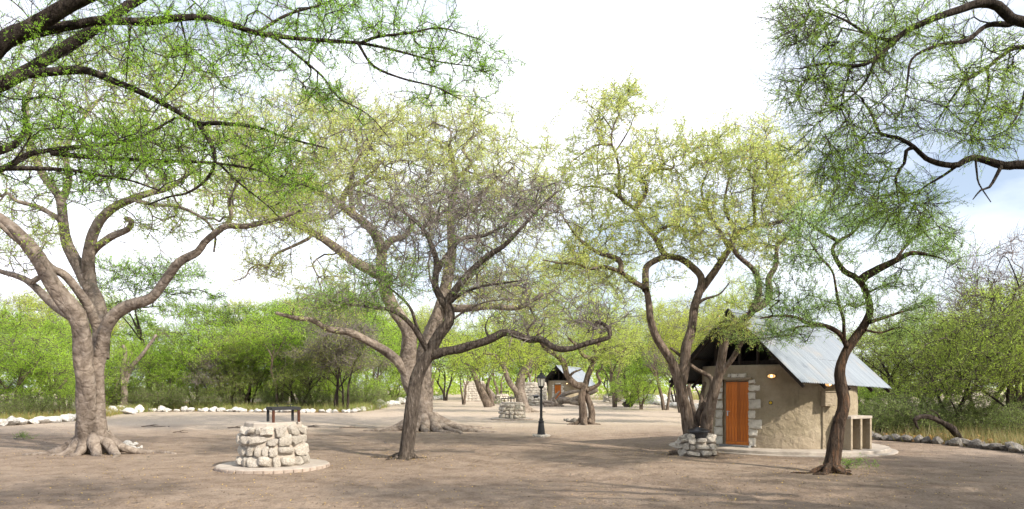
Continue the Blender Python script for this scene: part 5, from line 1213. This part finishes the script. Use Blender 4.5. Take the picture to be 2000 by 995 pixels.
for px, d, sc in ((455, 58, 0.95), (585, 56.5, 1.0)):
    plant('olive', px, d, sc, 'dull green twiggy tree beyond the rocks behind the large fireplace', 'dull green trees behind the fireplace')
for px, d, sc, sz in ((658, 54.5, 1.35, 1.12), (674, 53.6, 1.1, 1.15), (415, 58, 0.85, 1.0), (570, 62, 1.3, 1.0)):
    plant('bare', px, d, sc, 'grey leafless thorn tree with thin dark stem among green bushes', 'grey thorn trees in the bush', sz=sz)
plant('flat', 290, 60, 1.13, 'tall flat-topped acacia with tiered crown rising above the bushes', None)
plant('flat', 440, 85, 1.05, 'distant flat-topped acacia peeping over the bright bushes', None)
plant('yellow', 40, 66, 1.75, 'tall pale yellowish tree behind the bright bushes at the far left', None)
for px, d, k, sc in ((150, 88, 'yellow', 2.1), (235, 96, 'umbrella', 2.2), (480, 96, 'yellow', 2.1), (530, 88, 'parasol', 2.1), (625, 98, 'yellow', 2.3), (720, 100, 'umbrella', 2.3), (800, 110, 'yellow', 2.3), (-60, 80, 'parasol', 2.0)):
    plant(k, px, d, sc, 'tall tree top showing above the bright bushes', 'tall trees behind the bushes')
plant('yellow', 475, 60, 1.05, 'tan-topped feathery tree among bright bushes behind the fireplace', None, sz=1.0)
for px, d, sc, sz in ((905, 75, 1.05, 1.1), (975, 98, 1.6, 1.1), (1040, 104, 1.6, 1.2), (1130, 110, 1.7, 1.2), (1200, 66, 1.25, 1.1), (1300, 58, 1.15, 1.2), (1335, 44, 0.95, 1.1), (840, 92, 1.5, 1.2), (1420, 60, 1.35, 1.2), (1400, 36, 0.8, 1.1)):
    plant('yellow', px, d, sc, 'pale yellow-green tree in light woodland around the distant hut', 'yellow-green trees around the far hut', sz=sz)
plant('dome', 1252, 59, 1.05, 'bushy bright tree with several short stems left of the brown hut', None, sz=0.9)
for px, d, sc in ((1225, 84, 1.2), (1320, 75, 1.3), (1190, 105, 1.7), (1370, 90, 1.5), (1270, 110, 1.7), (930, 112, 1.7), (1010, 118, 1.7), (1075, 122, 1.8)):
    plant('parasol', px, d, sc, 'green tree in the far woodland beyond the open sand', 'far green trees beyond the sand')
for px, d, sc, sz in ((1740, 34, 1.1, 0.95), (1800, 31, 1.05, 1.0), (1868, 27.5, 1.0, 1.0), (1985, 27, 1.2, 1.0), (2060, 31, 1.3, 1.0), (1920, 36, 1.45, 1.0), (1830, 44, 1.3, 1.0), (2010, 42, 1.5, 1.0), (1690, 46, 1.2, 1.0), (1600, 52, 1.2, 1.0)):
    plant('olive', px, d, sc, 'olive green thorn tree beyond the grey border rocks', 'olive thorn trees right of the hut', sz=sz)
for px, d, sc in ((1730, 27.5, 0.8), (1765, 27, 0.85), (1808, 27.5, 0.8), (1850, 28, 0.75), (1935, 28, 0.9), (1715, 30, 1.0), (1990, 25, 0.7), (1895, 30, 1.0)):
    plant('low', px, d, sc, 'low leafy shrub just behind the grey border rocks', 'low shrubs right of the hut', cat='shrub')
for px, d, sc in ((250, 55, 1.3), (310, 55.5, 1.2), (215, 55, 1.3), (370, 56, 1.1), (610, 57, 1.0), (710, 59, 1.2), (440, 57, 1.0), (530, 57.5, 1.0), (15, 40, 0.8), (60, 41, 0.8), (120, 43, 0.8)):
    plant('low', px, d, sc, 'low grey-green shrub just behind the white border rocks', 'low shrubs behind the white rocks', cat='shrub')
plant('dome', 1690, 30, 0.42, 'small vivid green bush glimpsed past the right edge of the hut', None)
plant('twiggy', 1985, 34, 0.98, 'bare mauve-twigged tree rising over the olive bushes', None)
plant('twiggy', 1330, 52, 0.75, 'greyish bare-twigged tree behind the left side of the hut', None)
number_off()
for (label, group), lst in RROLL.items():
    if 1 < len(lst) <= 16:
        lst.sort(key=lambda e: e[0])
        for k, (b_, o) in enumerate(lst): o['label'] = label + ', ' + ORD[k]
for px_, y_, k_, sc in ((11.5, 2.5, 'umbrella', 1.4), (15.5, 6.0, 'yellow', 1.3), (18.5, 10.5, 'umbrella', 1.4), (6.5, -1.5, 'yellow', 1.3), (3.0, -5.5, 'umbrella', 1.6), (-4.0, -2.5, 'yellow', 1.15), (12.0, -4.0, 'umbrella', 1.6)):
    o = plant(k_, 1000, 10, sc, 'shade tree standing behind the photographer and out of the picture', 'shade trees behind the camera'); o.location = (px_, y_, 0)

# thick pale trunk in the distance, dark leaning trunk, dead snags, fallen log
def simple_trunk(name, limbs_, o, label, cat, bark, tips=None, opts=None, seed=1):
    t = grow_tree(name, o, limbs_, tips if tips is not None else np.zeros((0, 3)), {**(opts or {}), 'bark': bark}, seed); tag(t, label, cat); return t
o_ = gp(1205, 785); d_ = gd(785)
simple_trunk('thorn_tree', [limb([(1205, 787), (1205, 770), (1206, 750), (1200, 730), (1185, 710)], d_, 0.95, 0.5, (0, 0), origin=o_, flute=0.05), limb([(1206, 755), (1215, 730), (1228, 700)], d_, 0.5, 0.25, (0, 0), origin=o_)], o_,
             'thick smooth pale trunk in the distance left of the hut', 'tree', BARK_PALE, blobs([(1190, 690, 70, 45, 0, 5, 110), (1230, 670, 50, 40, 0, 4, 70)], d_, g, o_), bo(BRI1, BRI2, lsize=0.22, tlen=1.1, seg=1.2, rt=0.02, lscat=0.15), 61)
o_ = gp(1223, 795); d_ = gd(795)
simple_trunk('dead_tree', [limb([(1221, 796), (1232, 785), (1240, 772), (1243, 755), (1245, 740)], d_, 0.45, 0.2, origin=o_), limb([(1226, 792), (1225, 770), (1221, 745), (1219, 725)], d_, 0.16, 0.1, origin=o_)], o_, 'dark leaning trunk with an upright dead pole in the distance', 'dead tree', BARK_DARK)
o_ = gp(243, 800); d_ = 54.0
simple_trunk('dead_tree', [limb([(240, 802), (243, 770), (240, 730), (245, 690), (240, 675)], d_, 0.32, 0.12, origin=o_), limb([(242, 755), (255, 720), (280, 690), (305, 655)], d_, 0.22, 0.1, origin=o_), limb([(241, 735), (252, 705), (258, 690)], d_, 0.1, 0.05, origin=o_)], o_, 'grey dead snag slanting up among bright bushes', 'dead tree', BARK_PALE)
o_ = gp(1900, 868); d_ = 23.8
simple_trunk('dead_tree', [limb([(1878, 862), (1868, 848), (1848, 830), (1820, 816), (1800, 814), (1786, 820)], d_, 0.12, 0.07, (0, -0.4), origin=o_, rough=0.2, flute=0.08), limb([(1838, 824), (1830, 808), (1815, 800)], d_, 0.04, 0.015, (-0.2, -0.4), origin=o_), limb([(1786, 820), (1790, 832), (1794, 838)], d_, 0.06, 0.03, (-0.4, -0.4), origin=o_)], o_, 'broken brown bough arching over behind the grey rocks', 'dead tree', BARK_DARK)
o_ = gp(1100, 794); d_ = gd(794)
simple_trunk('fallen_log', [limb([(1082, 793), (1098, 783), (1120, 782), (1140, 772), (1165, 762)], d_, 0.40, 0.22, (0, -1), origin=o_, rough=0.12), limb([(1088, 785), (1100, 772), (1118, 766), (1130, 764)], d_, 0.28, 0.14, (0.5, 0.5), origin=o_), limb([(1070, 790), (1080, 780), (1092, 765)], d_, 0.22, 0.1, (-.4, -.2), origin=o_),
             limb([(1062, 792), (1080, 794), (1100, 794)], d_, 0.25, 0.15, (-.8, -.8), origin=o_), limb([(1075, 794), (1085, 786), (1082, 780)], d_, 0.2, 0.1, (-.9, -.9), origin=o_), limb([(1115, 785), (1128, 788), (1140, 792)], d_, 0.3, 0.15, (-.5, -1), origin=o_), limb([(1060, 786), (1072, 787), (1088, 790)], d_, .22, .2, (-.5, -.9), origin=o_)], o_, 'big weathered grey fallen log with torn roots before the far hut', 'log', BARK_PALE)
o_ = gp(965, 789); d_ = gd(789)
simple_trunk('fallen_log', [limb([(974, 788), (964, 778), (954, 765), (944, 752)], d_, 0.5, 0.25, (0, 0), origin=o_)], o_, 'pale slanting log leaning behind the brown trunk', 'log', BARK_PALE)
for px, py, L_, a, lb in ((300, 834, 1.1, 0.2, 'short dead stick lying on the sand right of the forked tree'), (352, 846, 0.7, -0.2, 'broken twig lying on the sand before the white rocks'), (465, 837, 1.0, 0.1, 'dead stick lying left of the large fireplace'), (690, 837, 1.3, 0.15, 'thin dead stick right of the large fireplace'), (612, 835, 0.6, 0.0, 'small stick close to the rim of the large fireplace'), (820, 842, .8, .4, 'short stick lying among the surface roots')):
    q = gp(px, py); pts = np.array([(-L_ / 2, 0, .02, .022), (-L_ / 6, 0.05, .05, .025), (L_ / 4, -0.03, .03, .018), (L_ / 2, 0.04, .02, .008)])
    c, s = math.cos(a), math.sin(a); pts[:, :2] = pts[:, :2] @ np.array([[c, s], [-s, c]])
    simple_trunk('dead_stick', [dict(path=catmull(pts, .08)), dict(path=catmull(np.array([pts[1], pts[1] + np.array([.12, .2, .05, -.012]), pts[1] + np.array([.2, .4, .02, -.018])]), .08))], q, lb, 'stick', BARK_BROWN)

# distant woodland closing the view: one mass
def woodland():
    g = np.random.default_rng(8); n = 1500
    ang = g.uniform(-1.35, 1.35, n); d = g.uniform(118, 190, n); c = np.stack([d * np.sin(ang), d * np.cos(ang), g.uniform(0.5, 9.5, n) * (0.75 + 0.3 * np.sin(ang * 23) + 0.2 * np.sin(ang * 57))], -1)
    m = 75; P = np.repeat(c, m, 0) + nrm(g.normal(size=(n * m, 3))) * g.uniform(0, 1, (n * m, 1)) ** 0.5 * np.array([2.6, 2.6, 1.7]); P[:, 2] = np.abs(P[:, 2])
    tone = np.repeat(g.uniform(0, 1, n), m)
    V, F, C = leaves(P, g.normal(size=P.shape), 0.65, g, 0.5, 0.5, (0.15, 0.23, 0.03), (0.36, 0.44, 0.07), None, tone)
    o = link('distant_woodland', mesh_np('distant_woodland', V, F, LEAF, False, C)); tag(o, 'distant mass of green woodland closing off the clearing', 'woodland', kind='stuff')
woodland()

# dry grass and herbs under the bushes
def grass(name, pts, h, n_blade, label, c1, c2, spread=0.5, seed=1):
    g = np.random.default_rng(seed); P = np.repeat(np.asarray(pts), n_blade, 0); P = P + g.normal(size=P.shape) * np.array([spread, spread, 0]); P[:, 2] = 0
    m = len(P); L = h * g.uniform(0.4, 1.3, (m, 1)); d = nrm(np.stack([g.normal(size=m) * 0.35, g.normal(size=m) * 0.35, np.ones(m)], -1)); w = nrm(np.cross(d, g.normal(size=(m, 3)))) * L * 0.022
    tip = P + d * L + g.normal(size=(m, 3)) * L * 0.15
    V = np.stack([P - w, P + w, tip], 1).reshape(-1, 3); F = np.arange(3 * m).reshape(m, 3)
    k = g.uniform(size=(m, 1)); C = (np.array(c1) * (1 - k) + np.array(c2) * k) * g.uniform(.8, 1.2, (m, 1))
    o = link(name, mesh_np(name, V, F, DRY, False, np.repeat(C, 3, 0))); tag(o, label, 'grass', kind='stuff')
gg = np.random.default_rng(21)
def band(edge, away, lo, hi, n):
    E = np.array(edge); out = []
    L = np.concatenate([[0], np.cumsum(np.linalg.norm(np.diff(E, axis=0), axis=1))])
    for s in gg.uniform(0, L[-1], n):
        out.append(np.array([np.interp(s, L, E[:, k]) for k in range(3)]) + np.array(away) * gg.uniform(lo, hi) ** 1.0)
    return out
grass('dry_grass', band(LEFT_EDGE[4:10], (-0.1, 1, 0), 0.8, 8, 900), 0.6, 40, 'tan and green grass under the bushes beyond the white rocks', (0.29, 0.24, 0.10), (0.16, 0.24, 0.05), 0.35, 2)
grass('dry_grass', band(LEFT_EDGE[0:5], (-0.4, 1, 0), 0.8, 6, 320), 0.5, 36, 'green and tan grass behind the forked tree', (0.30, 0.19, 0.07), (0.14, 0.22, 0.05), 0.35, 3)
grass('dry_grass', band(RIGHT_EDGE, (0.85, 0.52, 0), 0.4, 9, 520), 0.5, 44, 'dry straw coloured grass behind the grey border rocks', (0.29, 0.22, 0.11), (0.15, 0.18, 0.055), 0.3, 4)
grass('dry_grass', [gp(gg.uniform(1180, 1380), gg.uniform(776, 782)) for _ in range(200)], 1.0, 30, 'pale grass in front of the far trees left of the hut', (0.33, 0.25, 0.12), (0.18, 0.24, 0.06), 1.2, 5)
grass('dry_grass', band(LEFT_EDGE[9:], (-0.5, 0.85, 0), 1.2, 14, 400), 0.9, 30, 'pale green grass along the far end of the white rock row', (0.25, 0.24, 0.09), (0.14, 0.22, 0.05), 0.6, 6)
# sprouting weeds
def weed(px, py, n, h, label):
    p = gp(px, py); g = np.random.default_rng(int(px)); st = np.zeros((n, 3)) + g.normal(size=(n, 3)) * np.array([.05, .05, 0])
    L = [dict(path=catmull(np.array([(0, 0, -.02, .006), (g.normal() * .1, g.normal() * .1, h * .4, .004), (g.normal() * .3, g.normal() * .2, h * .8, .002)]), .08)) for _ in range(4)]
    T = np.stack([g.normal(size=n) * h * 0.9, g.normal(size=n) * h * .6, np.abs(g.normal(size=n)) * h * .45 + .04], -1)
    t = grow_tree('green_sprout', p, L, T, dict(bark=TWIG_BROWN, twigmat=TWIG_BROWN, rt=.003, seg=.12, twigs=3, tlen=.16, leaves=9, lsize=.035, c1=(0.11, 0.21, 0.03), c2=(0.22, 0.36, 0.05), lscat=.012), int(px)); tag(t, label, 'plant')
weed(1660, 915, 40, 0.28, 'thin green sprout growing at the foot of the reddish tree')
weed(45, 858, 26, 0.18, 'small green sprig lying on sand at the far left')
weed(975, 790, 40, 0.5, 'low bright weed at the base of the brown slanting trunk')

# fallen leaves and twig bits on the sand
def litter():
    g = np.random.default_rng(17); n = 8500
    d = 9 + 45 * g.uniform(0, 1, n) ** 1.8; px = g.uniform(-60, 2060, n); P = np.stack([(px - 1000) / FPX * d, d, np.full(n, 0.012)], -1)
    ex = []
    for (c, k, sp) in ((oA, 500, 1.3), (oB, 350, 0.8), (oC, 700, 2.2), (oE, 400, 1.2), (oF, 350, 0.8), (bp, 400, 1.6), (np.array((4, 12, 0)), 500, 3), (np.array((-6, 12, 0)), 500, 3)):
        q = np.zeros((k, 3)) + c; q[:, :2] += g.normal(size=(k, 2)) * sp; q[:, 2] = 0.012; ex.append(q)
    P = np.concatenate([P] + ex); n = len(P)
    V, F, C = leaves(P, g.normal(size=(n, 3)) * np.array([1, 1, 0.02]), 0.05, g, 0.5, 0.9, (0.30, 0.19, 0.07), (0.50, 0.37, 0.12), ((0.09, 0.065, 0.045), 0.45))
    V[:, 2] = np.clip(V[:, 2], 0.006, 0.035)
    o = link('fallen_leaves', mesh_np('fallen_leaves', V, F, DRY, False, C)); tag(o, 'scattered yellow and brown fallen leaves on the sand', 'leaves', kind='stuff')
    n = 15000; pts = band(LEFT_EDGE, (-0.35, 0.94, 0), 0.3, 5, n // 2) + band(RIGHT_EDGE, (0.85, 0.52, 0), 0.2, 5, n // 2); P = np.array(pts); P[:, 2] = 0.05 + g.uniform(0, 0.12, len(P))
    V, F, C = leaves(P, g.normal(size=P.shape), 0.13, g, 0.5, 0.7, (0.26, 0.13, 0.045), (0.42, 0.26, 0.09), ((0.12, 0.085, 0.05), 0.3))
    o = link('fallen_leaves', mesh_np('fallen_leaves', V, F, DRY, False, C)); tag(o, 'thick brown leaf litter behind the border rocks', 'leaves', kind='stuff')
litter()
